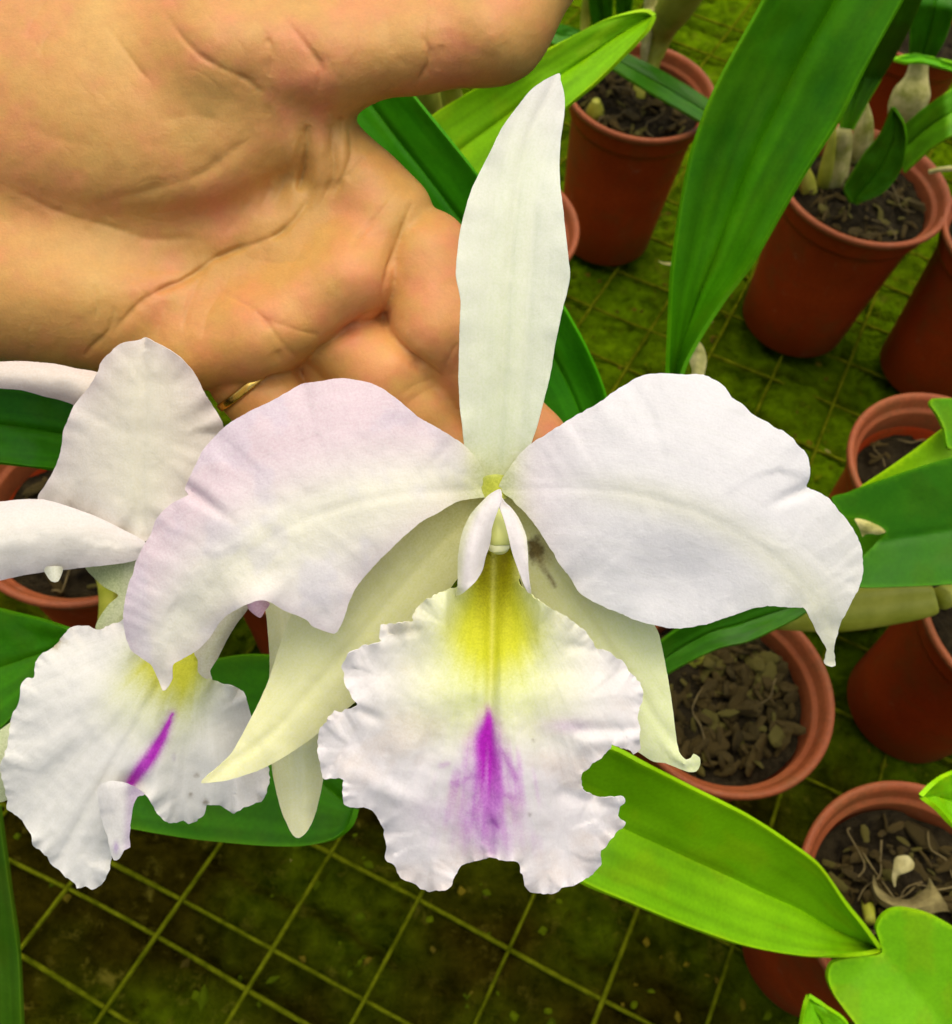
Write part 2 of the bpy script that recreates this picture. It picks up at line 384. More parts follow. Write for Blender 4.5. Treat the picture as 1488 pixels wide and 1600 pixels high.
# ------------------------------------------------------------------ the wire mesh that lies on the ground
WIRE = mat_simple('mossy_wire', (.040, .052, .001), (.135, .155, .005), 130, .85, .6, .0012, .0)
def build_wires():
    t = thing('wire_mesh', (0.1, .3, 0), 'moss-covered welded wire mesh of square openings lying on the dark ground', 'wire mesh')
    r2 = np.random.RandomState(9)
    def wire(p, q, z, r):
        n = 26; pts = []
        for k in range(n):
            f = k / (n - 1); x, y = p[0] * (1 - f) + q[0] * f, p[1] * (1 - f) + q[1] * f
            wx = .0016 * vnoise(np.array([k * .45 + p[0] * 80]), np.array([p[1] * 33]), 12)[0]; pts.append((x + wx, y + wx, z + .0011 * vnoise(np.array([x * 23 + p[0] * 50]), np.array([y * 23]), 3)[0], r * (1 + .22 * vnoise(np.array([k * .9 + p[1] * 99]), np.array([0.3]), 6)[0])))
        tube('wire', pts, WIRE, t, 8, False, True, 0, 3)
    A = math.radians(-118); d = np.array([math.cos(A), math.sin(A)]); n = np.array([-math.sin(A), math.cos(A)])
    for k in range(-7, 14):
        ot = .054 * k - .031; ob = .0605 * k - .032
        f = lambda s: d * s + n * (ob + (ot - ob) * (s + .07) / (-.58 + .07))
        wire(f(-1.15), f(.22), .0020, .0013)
    A = math.radians(-26); d = np.array([math.cos(A), math.sin(A)]); n = np.array([-math.sin(A), math.cos(A)])
    base = [-.165, -.102, -.039, .026, .088, .148, .209, .270, .325, .378, .430, .482, .532, .582, .632, .684, .738, .79, .85, .91, .97, 1.03]
    for o in base: wire(n * o + d * -.75, n * (o + .012) + d * .62, -.0002, .0014)
    wire(n * .004 + d * -.75, n * .012 + d * .62, .0002, .0014)
build_wires()
# ------------------------------------------------------------------ terracotta-coloured plastic pots
def mat_pot(name, ca, cb, cc):
    m, nt, b = newmat(name); tc = N(nt, 'ShaderNodeTexCoord'); o = tc.outputs['Object']
    f1 = noise(nt, o, 26, 5, .6, .3, .7); f2 = noise(nt, o, 420, 3, .6, .3, .7); f3 = noise(nt, o, 9, 3, .6, .45, .75)
    oi = N(nt, 'ShaderNodeObjectInfo')
    c = mixc(nt, f1, ca, cb); c = mixc(nt, math_(nt, 'MULTIPLY', f3, .35), c, cc)
    dirt = math_(nt, 'MULTIPLY', noise(nt, o, 34, 6, .75, .50, .72), .42); c = mixc(nt, dirt, c, (.085, .062, .014))
    crust = math_(nt, 'MULTIPLY', noise(nt, o, 75, 5, .8, .60, .74), .30); c = mixc(nt, crust, c, (.36, .24, .15))
    L(nt, mixc(nt, .12, c, f2, 'OVERLAY'), b.inputs['Base Color'])
    b.inputs['Roughness'].default_value = .55; b.inputs['Specular IOR Level'].default_value = .25
    p = bump(nt, b, f2, .10, .0004)
    return m
POT = mat_pot('terracotta_plastic', (.27, .026, .001), (.34, .036, .002), (.21, .038, .005)); RIM = mat_pot('terracotta_plastic_lit_rim', (.22, .050, .012), (.29, .078, .022), (.18, .05, .014))  # rim copy is paler: the light it catches is put into its colour
SOIL = mat_simple('potting_mix', (.010, .007, .003), (.055, .042, .018), 120, .95, .9, .003, .1)
def mat_bark():
    m, nt, b = newmat('bark_chip'); tc = N(nt, 'ShaderNodeTexCoord'); oi = N(nt, 'ShaderNodeObjectInfo')
    f = noise(nt, tc.outputs['Object'], 160, 5, .7, .3, .7)
    a = mixc(nt, oi.outputs['Random'], (.016, .009, .0015), (.115, .070, .016)); c = mixc(nt, f, a, (.13, .095, .02))
    c = mixc(nt, math_(nt, 'MULTIPLY', math_(nt, 'GREATER_THAN', oi.outputs['Random'], .80), .55), c, (.20, .19, .03))
    L(nt, c, b.inputs['Base Color']); b.inputs['Roughness'].default_value = .85; b.inputs['Specular IOR Level'].default_value = .2
    bump(nt, b, f, .8, .002); return m
BARKM = mat_bark()
def lathe(name, prof, c, mat, parent, seg=72):
    V = []; Fc = []; n = len(prof)
    for k in range(seg):
        a = 2 * math.pi * k / seg
        for r, z in prof: V.append((c[0] + r * math.cos(a), c[1] + r * math.sin(a), c[2] + z))
    for k in range(seg):
        for j in range(n - 1):
            Fc.append((k * n + j, ((k + 1) % seg) * n + j, ((k + 1) % seg) * n + j + 1, k * n + j + 1))
    return meshobj(name, V, Fc, mat, parent)
def chip_meshes():
    out = []; r2 = np.random.RandomState(3)
    for k in range(6):
        V = []; Fc = []; nseg = 7; rings = [(-1, .25), (-.8, .8), (-.2, 1), (.45, .92), (.85, .6), (1, .2)]
        el = r2.uniform(.25, .8); fl = r2.uniform(.12, .34); sh = r2.uniform(.55, 1.25, (len(rings), nseg))
        for i, (t, r) in enumerate(rings):
            for s in range(nseg):
                a = 2 * math.pi * s / nseg
                V.append((t + .12 * r2.randn() * r, el * r * math.cos(a) * sh[i, s], fl * r * math.sin(a) * sh[i, s] + .1 * math.sin(t * 2 + k)))
        for i in range(len(rings) - 1):
            for s in range(nseg): Fc.append((i * nseg + s, i * nseg + (s + 1) % nseg, (i + 1) * nseg + (s + 1) % nseg, (i + 1) * nseg + s))
        Fc.append(tuple(range(nseg))[::-1]); Fc.append(tuple((len(rings) - 1) * nseg + s for s in range(nseg)))
        me = bpy.data.meshes.new('bark_chip'); me.from_pydata(V, [], Fc); me.update(); me.polygons.foreach_set('use_smooth', [k % 2 == 0] * len(me.polygons)); me.materials.append(BARKM); out.append(me)
    return out
CHIPS = chip_meshes()
RH, RR = .155, .0594
GRP = 'terracotta-coloured pots standing on the wire mesh'
def pot(px, py, label, chips=0, fill=.016, seed=0, roots=0, R=RR, big=1.0):
    c = G(px, py, RH); base = (c[0], c[1], .0055)
    t = thing('plant_pot', base, label, 'pot', GRP)
    h = RH - .0055; k = R / .065
    body = [(0.0005, 0.0005), (.030 * k, .0), (.0425 * k, .0), (.0445 * k, .0025), (.0470 * k, h * .28), (.0505 * k, h * .55), (.0536 * k, h - .029), (.0553 * k, h - .0235), (.0572 * k, h - .0222), (.0578 * k, h - .020), (.0596 * k, h - .009), (.0600 * k, h - .0075)]
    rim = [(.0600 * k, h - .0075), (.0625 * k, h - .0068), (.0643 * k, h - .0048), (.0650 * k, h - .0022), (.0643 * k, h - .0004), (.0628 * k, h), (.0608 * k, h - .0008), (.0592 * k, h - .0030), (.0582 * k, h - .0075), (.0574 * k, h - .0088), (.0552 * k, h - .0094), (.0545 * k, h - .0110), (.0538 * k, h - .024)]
    inner = [(.0538 * k, h - .024), (.0520 * k, h - .027), (.0490 * k, h * .5), (.0440 * k, .004), (.0005, .003)]
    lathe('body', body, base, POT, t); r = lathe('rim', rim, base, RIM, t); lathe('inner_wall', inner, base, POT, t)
    # growing medium
    zs = h - fill; r0 = .0575 * k if fill < .0088 else .0528 * k
    Fc = []; nr, ns = 22, 64
    rr = (r0 * np.arange(nr + 1) / nr)[:, None]; an = (2 * math.pi * np.arange(ns) / ns)[None]
    x = rr * np.cos(an); y = rr * np.sin(an)
    z = zs + .007 * fbm(x * 60 + seed * 7, y * 60, seed, 4) + .003 * (1 - (rr / r0) ** 2) + .0015 * vnoise(x * 600, y * 600, seed)
    V = np.stack([base[0] + x, base[1] + y, base[2] + z], -1).reshape(-1, 3)
    for i in range(nr):
        for s in range(ns): Fc.append((i * ns + s, i * ns + (s + 1) % ns, (i + 1) * ns + (s + 1) % ns, (i + 1) * ns + s)[::-1])
    mix = meshobj('potting_mix', V, Fc, SOIL, t)
    r2 = np.random.RandomState(100 + seed)
    for q in range(chips):
        a = r2.uniform(0, 2 * math.pi); rr = (r0 - .006) * math.sqrt(r2.rand())
        o = bpy.data.objects.new('bark_chip', CHIPS[r2.randint(6)]); C.objects.link(o); o.parent = mix
        s = r2.uniform(.0018, .0062) * big * (1.0 + .8 * (r2.rand() > .88))
        if rr + s > r0: rr = max(0, r0 - s)
        o.location = (rr * math.cos(a), rr * math.sin(a), zs + .0015 + .004 * r2.rand() + .003 * (q / max(chips, 1)))
        o.rotation_euler = (r2.normal(0, .45), r2.normal(0, .45), r2.uniform(0, 6.28)); o.scale = (s, s * r2.uniform(.7, 1.1), s)
    for q in range((roots + 1) // 2):
        a = r2.uniform(0, 6.28); p = np.array([r2.uniform(-.03, .03), r2.uniform(-.03, .03)]); pts = []
        for j in range(5):
            pts.append((base[0] + p[0], base[1] + p[1], base[2] + zs + .006 + .003 * r2.rand(), r2.uniform(.0003, .0006)))
            a += r2.normal(0, .6); p = p + .009 * np.array([math.cos(a), math.sin(a)])
            l = np.hypot(*p)
            if l > r0 - .004: p *= (r0 - .004) / l
        tube('root', pts, ROOT, mix, 6, False, True, 0, 4)
    t['_zs'] = zs
    return t, base, zs
ROOT = mat_simple('dry_root', (.07, .050, .014), (.17, .13, .045), 200, .8, .3, .0005)
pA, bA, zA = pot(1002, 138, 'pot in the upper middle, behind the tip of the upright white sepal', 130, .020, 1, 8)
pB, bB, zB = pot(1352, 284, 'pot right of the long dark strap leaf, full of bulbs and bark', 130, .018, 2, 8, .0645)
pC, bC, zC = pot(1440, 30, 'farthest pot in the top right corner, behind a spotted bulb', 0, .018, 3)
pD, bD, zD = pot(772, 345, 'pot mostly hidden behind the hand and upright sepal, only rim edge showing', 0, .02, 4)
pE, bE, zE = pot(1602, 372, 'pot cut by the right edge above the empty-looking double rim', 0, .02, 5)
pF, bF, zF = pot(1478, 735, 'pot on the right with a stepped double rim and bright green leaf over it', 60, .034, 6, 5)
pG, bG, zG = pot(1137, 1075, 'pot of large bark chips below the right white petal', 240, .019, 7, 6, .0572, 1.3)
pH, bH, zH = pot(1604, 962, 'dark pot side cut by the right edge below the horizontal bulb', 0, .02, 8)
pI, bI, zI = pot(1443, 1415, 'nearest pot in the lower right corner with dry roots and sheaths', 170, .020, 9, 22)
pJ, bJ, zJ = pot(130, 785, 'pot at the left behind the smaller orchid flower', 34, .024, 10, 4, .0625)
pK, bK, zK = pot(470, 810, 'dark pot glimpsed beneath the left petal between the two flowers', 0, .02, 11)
# ------------------------------------------------------------------ orchid plants in the pots
SHEATHP = mat_simple('pale_sheath', (.26, .22, .07), (.55, .49, .22), 150, .7, .3, .0006)
DRYL = mat_simple('dry_leaf', (.10, .075, .02), (.30, .25, .085), 110, .8, .5, .001)
PG = 'orchid plants growing in the pots'
def bulb(pts, parent, mat=None, name='pseudobulb', ridges=.03): return tube(name, pts, mat or BULB, parent, 22, True, True, ridges, 9)
def soil_px(b, zs, dx=0, dy=0):
    """photo-space coordinates of a point on the growing medium"""
    p = np.array([b[0] + dx, b[1] + dy, b[2] + zs - .004]) - np.array([0, 0, CAMH]); c = RW.T @ p
    Z = -c[2]; return 744 + c[0] / Z * FPX, 800 - c[1] / Z * FPX, Z
def plant(b, zs, label): return thing('orchid_plant', (b[0], b[1], b[2] + zs), label, 'orchid plant', PG)

# far middle pot
t = plant(bA, zA, 'plant with a thick upright yellow-green bulb in the upper middle pot')
s = soil_px(bA, zA, .004, .018)
bulb([(s[0], s[1], s[2], 12), (1032, 52, .76, 21), (1062, 0, .70, 30), (1092, -50, .66, 30), (1120, -100, .63, 12)], t)
bulb([(1006, 96, .765, 5), (1011, 50, .75, 9), (1016, 10, .75, 10), (1024, -40, .73, 9)], t, SHEATH, 'sheath', .06)
leaf('leaf', [(930, 58), (980, 84), (1032, 110), (1103, 153), (1165, 205)], [(925, 92), (963, 112), (1010, 142), (1088, 187), (1150, 228)], [.74, .73, .72], LEAFD, t, .002, .004, tint=(.8, .7, 1), seed=1)
leaf('leaf', [(850, 34), (880, 38), (905, 46), (935, 62)], [(848, 62), (875, 72), (902, 70), (930, 80)], [.72, .72], LEAFD, t, .002, seed=2)
leaf('leaf', [(918, -60), (920, 0), (926, 40), (938, 66)], [(960, -60), (958, 0), (956, 40), (948, 66)], [.70, .76], LEAFD, t, .003, seed=3)
leaf('leaf', [(962, -60), (962, -10), (964, 20), (972, 40)], [(992, -60), (990, -10), (986, 20), (980, 40)], [.71, .76], LEAFD, t, .003, seed=4)
bulb([(912, 58, .76, 6), (916, 20, .75, 8), (924, -30, .73, 10)], t)
s = soil_px(bA, zA, -.034, -.012); bulb([(s[0], s[1], s[2], 8), (s[0] + 4, s[1] - 16, s[2] - .01, 14), (s[0] + 6, s[1] - 34, s[2] - .02, 6)], t)

# the plant hidden by the hand: one bright and one dark leaf
t = plant(bD, zD, 'plant behind the hand with one bright and one dark leaf crossing')
leaf('leaf', [(1023, 24), (1014, 17), (996, 17), (942, 32), (860, 75), (780, 118), (690, 170), (620, 225)], [(1023, 25), (1014, 45), (993, 69), (935, 127), (884, 170), (820, 235), (760, 290), (690, 350)], [.44, .46, .50], LEAF, t, .006, .002, seed=5)
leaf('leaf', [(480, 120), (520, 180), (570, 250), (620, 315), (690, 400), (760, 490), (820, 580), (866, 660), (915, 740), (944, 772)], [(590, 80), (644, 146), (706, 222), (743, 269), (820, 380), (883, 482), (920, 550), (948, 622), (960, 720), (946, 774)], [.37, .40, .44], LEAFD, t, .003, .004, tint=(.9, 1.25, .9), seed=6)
s = soil_px(bD, zD)
bulb([(s[0], s[1], s[2], 14), (740, 300, .62, 22), (690, 220, .54, 18), (668, 150, .50, 20), (655, 90, .47, 14)], t)
bulb([(s[0] - 30, s[1], s[2], 10), (724, 230, .60, 16), (706, 150, .55, 17), (700, 80, .51, 14)], t)

# right pot with several bulbs
t = plant(bB, zB, 'clump of pale sheathed bulbs with short dark leaves right of the strap leaf')
bulb([(1300, 306, 0.753, 14), (1306, 275, 0.738, 18), (1313, 235, 0.723, 17), (1319, 205, 0.708, 12), (1325, 182, 0.702, 3)], t, SHEATH, 'sheath', .07)
bulb([(1338, 262, 0.758, 10), (1345, 230, 0.743, 16), (1351, 198, 0.728, 14), (1352, 160, 0.713, 4)], t, SHEATH, 'sheath', .07)
bulb([(1264, 322, 0.748, 11), (1262, 292, 0.733, 14), (1254, 262, 0.718, 9)], t)
bulb([(1283, 300, 0.748, 9), (1290, 270, 0.728, 11), (1300, 222, 0.708, 7), (1305, 200, .70, 1.5)], t)
bulb([(1402, 196, 0.758, 10), (1412, 175, 0.748, 25), (1425, 145, 0.733, 27), (1434, 115, 0.723, 16), (1440, 70, 0.708, 13)], t, SHEATH, 'sheath', .05)
leaf('leaf', [(1330, 317), (1319, 296), (1329, 275), (1350, 241), (1376, 209), (1394, 168)], [(1338, 319), (1382, 300), (1410, 262), (1417, 219), (1412, 190), (1397, 168)], [0.718, 0.688, 0.658], LEAFD, t, .004, tint=(1.1, .9, 1), seed=7)
leaf('leaf', [(1404, 204), (1440, 172), (1488, 138), (1550, 92)], [(1414, 270), (1456, 232), (1488, 212), (1560, 172)], [0.698, 0.658, .66], LEAFM, t, .004, seed=8)
leaf('leaf', [(1396, 92), (1415, 86), (1435, 84), (1488, 97), (1540, 116)], [(1398, 94), (1416, 99), (1440, 98), (1488, 112), (1540, 134)], [0.658, .68, .66], LEAFM, t, .002, tint=(1.1, 1.3, 1), seed=9)
leaf('leaf', [(1421, 90), (1423, 40), (1430, -20), (1440, -80)], [(1455, 100), (1478, 60), (1496, 0), (1510, -80)], [0.698, 0.658, .66], LEAFD, t, .004, seed=10)
leaf('leaf', [(1314, 200), (1316, 150), (1326, 90), (1350, 20), (1372, -50)], [(1333, 203), (1364, 146), (1395, 95), (1422, 44), (1462, -50)], [0.678, .66, .58, .54], LEAFM, t, .005, tint=(.85, .85, 1), seed=11)
bulb([(1452, 269, 0.718, 4), (1470, 265, 0.713, 4), (1500, 262, 0.708, 4)], t, SHEATH, 'sheath', 0)

# pot of bark chips: the long strap leaf
t = plant(bG, zG, 'plant bearing the longest dark strap leaf that rises to the top edge')
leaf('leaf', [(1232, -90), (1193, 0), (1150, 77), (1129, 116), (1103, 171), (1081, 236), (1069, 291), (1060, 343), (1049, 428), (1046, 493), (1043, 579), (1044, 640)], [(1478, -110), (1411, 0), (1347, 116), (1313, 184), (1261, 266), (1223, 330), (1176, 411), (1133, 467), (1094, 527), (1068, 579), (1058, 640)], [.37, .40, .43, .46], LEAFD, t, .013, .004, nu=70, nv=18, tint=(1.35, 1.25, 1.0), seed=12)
s = soil_px(bG, zG, -.01, .02)
bulb([(s[0], s[1], s[2], 18), (1085, 880, .50, 26), (1068, 740, .475, 24), (1052, 630, .462, 12)], t)
patch('sheath', [(1092, 534), (1100, 545), (1104, 562), (1100, 585), (1092, 605), (1078, 600), (1082, 580), (1078, 562), (1084, 553)], [(1094, 536), (1088, 600)], .462, lambda q: 6 * np.cos(q['s'] / 6) + 2 * fbm(q['x'] / 10, q['y'] / 18, 4), lambda q: np.ones((len(q['x']), 3)) * .7, SHEATH, t, 3.0, thick=.0005)
leaf('leaf', [(985, 1060), (1035, 1000), (1100, 960), (1180, 938), (1270, 925)], [(1000, 1085), (1050, 1049), (1121, 1014), (1171, 1002), (1242, 968), (1285, 940)], [.46, .45, .45], LEAFD, t, .003, tint=(.7, .72, 1), seed=13)
patch('sheath', zc([(480, 88), (505, 97), (540, 98), (568, 102), (550, 112), (515, 108), (490, 97)], 3.235, 880, 380), zc([(480, 88), (568, 103)], 3.235, 880, 380), .60, lambda q: 2 * np.cos(q['s'] / 3), lambda q: np.ones((len(q['x']), 3)), SHEATH, t, 2.0, thick=.0005)

# right edge plant with horizontal bulb
t = plant(bF, zF, 'plant at the right edge with broad dark leaf and a lying yellow-green bulb')
def wfold(lx0, ly0, lx1, ly1, k, amp=1.0):
    n = np.array([-(ly1 - ly0), lx1 - lx0]); n = n / np.linalg.norm(n)
    def f(q):
        s = (q['x'] - lx0) * n[0] + (q['y'] - ly0) * n[1]
        return k * (np.sqrt(s * s + 64) - 8) - 4 * np.exp(-(s / 7) ** 2) + amp * 4 * fbm(q['x'] / 90, q['y'] / 90, 3)
    return f
def cleaf(tint=(1, 1, 1), seed=0):
    def f(q):
        c = np.ones((len(q['x']), 3)) * np.array(tint)
        c = lerp(c, np.array([2.4, 1.8, 2.0]) * np.array(tint), sstep(2.2, .6, q['e']) * .6)
        bl = sstep(.1, .3, fbm(q['x'] / 60 + seed, q['y'] / 60, 5 + seed, 4)); return lerp(c, c * np.array([1.3, .9, .9]), bl * .5)
    return f
patch('leaf', [(1299, 779), (1325, 770), (1350, 760), (1394, 745), (1435, 731), (1488, 715), (1570, 695), (1600, 800), (1570, 905), (1488, 913), (1407, 917), (1347, 918), (1305, 908), (1345, 872), (1383, 832), (1366, 818), (1352, 811), (1320, 806)], [(1300, 860), (1380, 845), (1488, 828), (1580, 812)], .42, wfold(1380, 845, 1570, 815, .22), cleaf((.8, .85, .8), 2), LEAFD, t, 7, thick=.0018)
patch('leaf', [(1320, 800), (1388, 829), (1352, 872), (1320, 915), (1285, 900), (1300, 840)], [(1310, 800), (1330, 910)], .435, lambda q: 3 * fbm(q['x'] / 60, q['y'] / 60), cleaf((1.0, 1.1, 1), 3), LEAFM, t, 7, thick=.0016)
patch('sheath', zc([(238, 840), (262, 885), (285, 942), (298, 925), (330, 922), (372, 926), (415, 912), (385, 885), (345, 865), (290, 845)], 3.637, 1270, 580), zc([(240, 850), (410, 905)], 3.637, 1270, 580), .412, lambda q: 7 * np.cos(q['s'] / 7) + 1.5 * fbm(q['x'] / 10, q['y'] / 8, 4), lambda q: np.ones((len(q['x']), 3)), SHEATH, t, 2.5, thick=.0005)
patch('leaf', [(1343, 764), (1370, 744), (1394, 728), (1440, 695), (1470, 672), (1500, 652), (1570, 615), (1580, 700), (1488, 722), (1435, 738), (1380, 760)], [(1345, 765), (1450, 712), (1560, 660)], .45, lambda q: .15 * np.abs(q['s'] - 6) + 3 * fbm(q['x'] / 80, q['y'] / 80), cleaf((1.1, 1.0, .9), 4), LEAF, t, 7, thick=.0016)
patch('leaf', [(1452, 632), (1456, 624), (1472, 622), (1500, 626), (1520, 660), (1500, 700), (1480, 700), (1474, 672), (1464, 650)], [(1460, 628), (1490, 700)], .44, lambda q: .25 * np.abs(q['s']), cleaf((1.2, 1.2, 1), 5), LEAFM, t, 5, thick=.0016)
bulb([(1190, 972, .475, 10), (1240, 966, .468, 20), (1310, 957, .460, 31), (1400, 944, .452, 31), (1450, 938, .448, 26), (1462, 936, .447, 20)], t)
s = soil_px(bF, zF, .02, 0); bulb([(s[0], s[1], s[2], 16), (1540, 800, .52, 24), (1530, 900, .47, 22), (1470, 935, .45, 18)], t)

# lower right plant
t = plant(bI, zI, 'plant in the lower right corner with the brightest broad green leaves')
leaf('leaf', [(812, 1205), (830, 1165), (880, 1148), (956, 1167), (1003, 1191), (1084, 1232), (1166, 1273), (1227, 1312), (1280, 1352), (1321, 1410), (1350, 1446), (1376, 1482)], [(812, 1210), (825, 1290), (860, 1345), (913, 1381), (982, 1410), (1064, 1444), (1146, 1473), (1207, 1487), (1268, 1495), (1321, 1493), (1358, 1489), (1376, 1484)], [.335, .35, .385, .43], LEAF, t, .017, -.003, nu=70, nv=18, tint=(.95, .95, 1), seed=14)
patch('leaf', [(1377, 1488), (1368, 1450), (1376, 1432), (1390, 1421), (1411, 1418), (1452, 1428), (1500, 1455), (1560, 1500), (1590, 1580), (1560, 1690), (1430, 1700), (1345, 1610), (1303, 1555), (1292, 1527), (1300, 1503), (1340, 1493)], [(1377, 1488), (1440, 1560), (1520, 1670)], .415, lambda q: .16 * np.abs(q['s']) + 38 * q['t'] + 4 * fbm(q['x'] / 90, q['y'] / 90), cleaf((.8, .9, 1), 6), LEAF, t, 7, thick=.002)
leaf('leaf', [(1439, 1243), (1454, 1227), (1471, 1214), (1488, 1206), (1545, 1180)], [(1440, 1245), (1464, 1264), (1488, 1290), (1515, 1310), (1560, 1330)], [.37, .38, .40], LEAF, t, .004, tint=(1, 1.05, 1.2), seed=15)
leaf('leaf', [(1263, 1556), (1256, 1575), (1250, 1610), (1248, 1690)], [(1264, 1556), (1290, 1572), (1325, 1600), (1350, 1690)], [.40, .40, .40], LEAF, t, .003, tint=(.8, 1, 1.2), seed=16)
s = soil_px(bI, zI, 0, -.01)
bulb([(s[0], s[1], s[2], 16), (1410, 1460, .450, 16), (1384, 1482, .434, 12), (1374, 1484, .428, 7)], t)
leaf('sheath', [(1366, 1366), (1372, 1385), (1392, 1402), (1420, 1406), (1448, 1388), (1452, 1372)], [(1362, 1384), (1370, 1408), (1398, 1424), (1440, 1430), (1468, 1424), (1486, 1424)], [.474, .466, .463, .468], DRYL, t, -.006, .004, nu=24, nv=6, thick=.0006, edge=0, seed=31)
patch('sheath', [(1398, 1342), (1406, 1337), (1418, 1337), (1428, 1348), (1426, 1358), (1412, 1364), (1402, 1368), (1398, 1386), (1394, 1372), (1396, 1356)], [(1402, 1340), (1410, 1362)], .474, lambda q: 5 * np.cos(q['s'] / 8) + 3 * fbm(q['x'] / 9, q['y'] / 9, 4), lambda q: np.ones((len(q['x']), 3)), SHEATHP, t, 3, thick=.0008)
bulb([(1352, 1392, .488, 9), (1356, 1415, .476, 10), (1360, 1440, .466, 8)], t)

# left plant: carries both flowers
t = plant(bJ, zJ, 'plant at the left edge with broad dark leaves below and behind both flowers')
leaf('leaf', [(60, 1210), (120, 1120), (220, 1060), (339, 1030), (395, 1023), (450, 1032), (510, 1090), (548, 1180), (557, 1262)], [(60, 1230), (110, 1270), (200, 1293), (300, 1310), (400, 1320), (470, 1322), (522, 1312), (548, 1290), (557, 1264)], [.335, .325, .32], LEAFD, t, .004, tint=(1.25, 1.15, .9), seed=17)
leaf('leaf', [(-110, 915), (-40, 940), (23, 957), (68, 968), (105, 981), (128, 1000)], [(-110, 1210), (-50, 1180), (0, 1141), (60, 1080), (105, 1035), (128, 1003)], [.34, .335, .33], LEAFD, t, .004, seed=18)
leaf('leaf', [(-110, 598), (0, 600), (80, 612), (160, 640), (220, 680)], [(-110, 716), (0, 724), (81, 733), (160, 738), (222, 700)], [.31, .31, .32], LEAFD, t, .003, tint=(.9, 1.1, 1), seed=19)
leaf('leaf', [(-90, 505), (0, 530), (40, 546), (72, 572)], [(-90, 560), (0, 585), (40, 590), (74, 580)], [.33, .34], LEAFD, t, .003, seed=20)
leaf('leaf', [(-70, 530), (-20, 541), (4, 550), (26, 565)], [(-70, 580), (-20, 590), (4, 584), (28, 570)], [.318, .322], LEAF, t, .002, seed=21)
leaf('leaf', [(-90, 1230), (-80, 1400), (-70, 1550), (-60, 1720)], [(0, 1260), (18, 1390), (32, 1500), (40, 1720)], [.40, .42, .44], LEAFM, t, .003, tint=(.45, .40, 1), seed=22)
s = soil_px(bJ, zJ, -.01, 0)
bulb([(s[0], s[1], s[2], 14), (165, 905, .44, 14), (160, 1020, .37, 14), (110, 1170, .345, 10)], t)
bulb([(s[0], s[1], s[2], 12), (90, 760, .42, 14), (170, 780, .33, 10), (260, 820, .285, 9), (330, 850, .268, 8)], t, None, 'flower_stem', 0)
# ------------------------------------------------------------------ flowers
WHITE = np.array([.89, .87, .86]); LILAC = np.array([.84, .73, .78]); CREAM = np.array([.89, .89, .74]); GREENC = np.array([.66, .70, .40]); COOL = np.array([.86, .87, .89])
YEL = np.array([.70, .72, .02]); YDK = np.array([.40, .38, .0]); PUR = np.array([.56, .008, .60])
def ruffle(q, amp, wl, fall, seed):
    return amp * np.exp(-q['e'] / fall) * (vnoise(q['ea'] / wl, q['ea'] * 0 + seed, seed) + .6 * vnoise(q['ea'] / (wl * .45), q['ea'] * 0, seed + 1))
def flow_veins(q, n, amp, seed):   # fine pleats running along the organ
    return .22 * amp * vnoise(q['s'] / n + .8 * q['t'], q['t'] * 2.0, seed)
Z1 = .210
f1o = P(775, 760, Z1 + .012)
F1 = thing('orchid_flower', f1o, 'large white orchid held in the hand, yellow throat and purple streak on its lip', 'orchid flower', 'white orchid flowers')

# left petal
def wpl(q):
    t, s = q['t'], q['s']; x, y = q['x'], q['y']
    w = 8 + 55 * np.sin(np.clip(t, 0, 1) * 2.5) - 48 * t ** 3 * 1.3
    w = w - (s / 185) ** 2 * 34 - 3 * np.exp(-(s / 8) ** 2) * (1 - t)
    w = w + ruffle(q, 8, 70, 50, 4) + 9 * fbm(x / 120, y / 120, 5) + flow_veins(q, 26, 2.0, 6)
    fx = (x - 330) * .80 + (y - 790) * .6; fy = -(x - 330) * .6 + (y - 790) * .8   # the pleat at the upper left notch
    w = w - 16 * np.exp(-((fy) / 9) ** 2) * np.exp(-((fx + 25) / 45) ** 2)
    w = w + 22 * np.exp(-(((x - 400) / 50) ** 2 + ((y - 945) / 40) ** 2))
    return w
def cpl(q):
    t, s = q['t'], q['s']; c = np.repeat(WHITE[None], len(t), 0)
    c = lerp(c, CREAM, np.exp(-((s + 10) / 70) ** 2) * .75)
    up = np.clip(s / 130, 0, 1) if SGN > 0 else np.clip(-s / 130, 0, 1)
    c = lerp(c, LILAC * [.96, .94, .94], sstep(.1, 1, up) * .85 + .35 * np.exp(-q['e'] / 26) * (1 - up))
    c = lerp(c, GREENC, np.exp(-(t / .07) ** 2) * .9)
    c = lerp(c, np.array([.70, .68, .80]), sstep(.08, .3, fbm(q['x'] / 70, q['y'] / 70, 9)) * .25)
    return c
lp = zc([(1446, 470), (1440, 410), (1400, 340), (1350, 285), (1260, 225), (1180, 180), (1110, 120), (1050, 75), (985, 45), (900, 30), (855, 28), (790, 40), (720, 52), (660, 85), (600, 118), (520, 155), (440, 205), (400, 240), (345, 300), (310, 370), (280, 430), (272, 462), (284, 480), (215, 515), (160, 575), (135, 640), (110, 680), (80, 740), (72, 780), (55, 820), (40, 880), (32, 950), (40, 1020), (60, 1075), (100, 1110), (140, 1140), (165, 1190), (185, 1238), (205, 1225), (222, 1190), (225, 1140), (260, 1115), (320, 1080), (370, 1030), (410, 970), (460, 930), (510, 905), (560, 888), (600, 895), (650, 925), (700, 945), (740, 962), (760, 985), (800, 1003), (850, 1017), (870, 995), (890, 950), (910, 890), (940, 830), (1000, 760), (1100, 660), (1180, 590), (1260, 545), (1330, 505), (1400, 492), (1440, 488)], 2.48, 180, 580)
SGN = 1
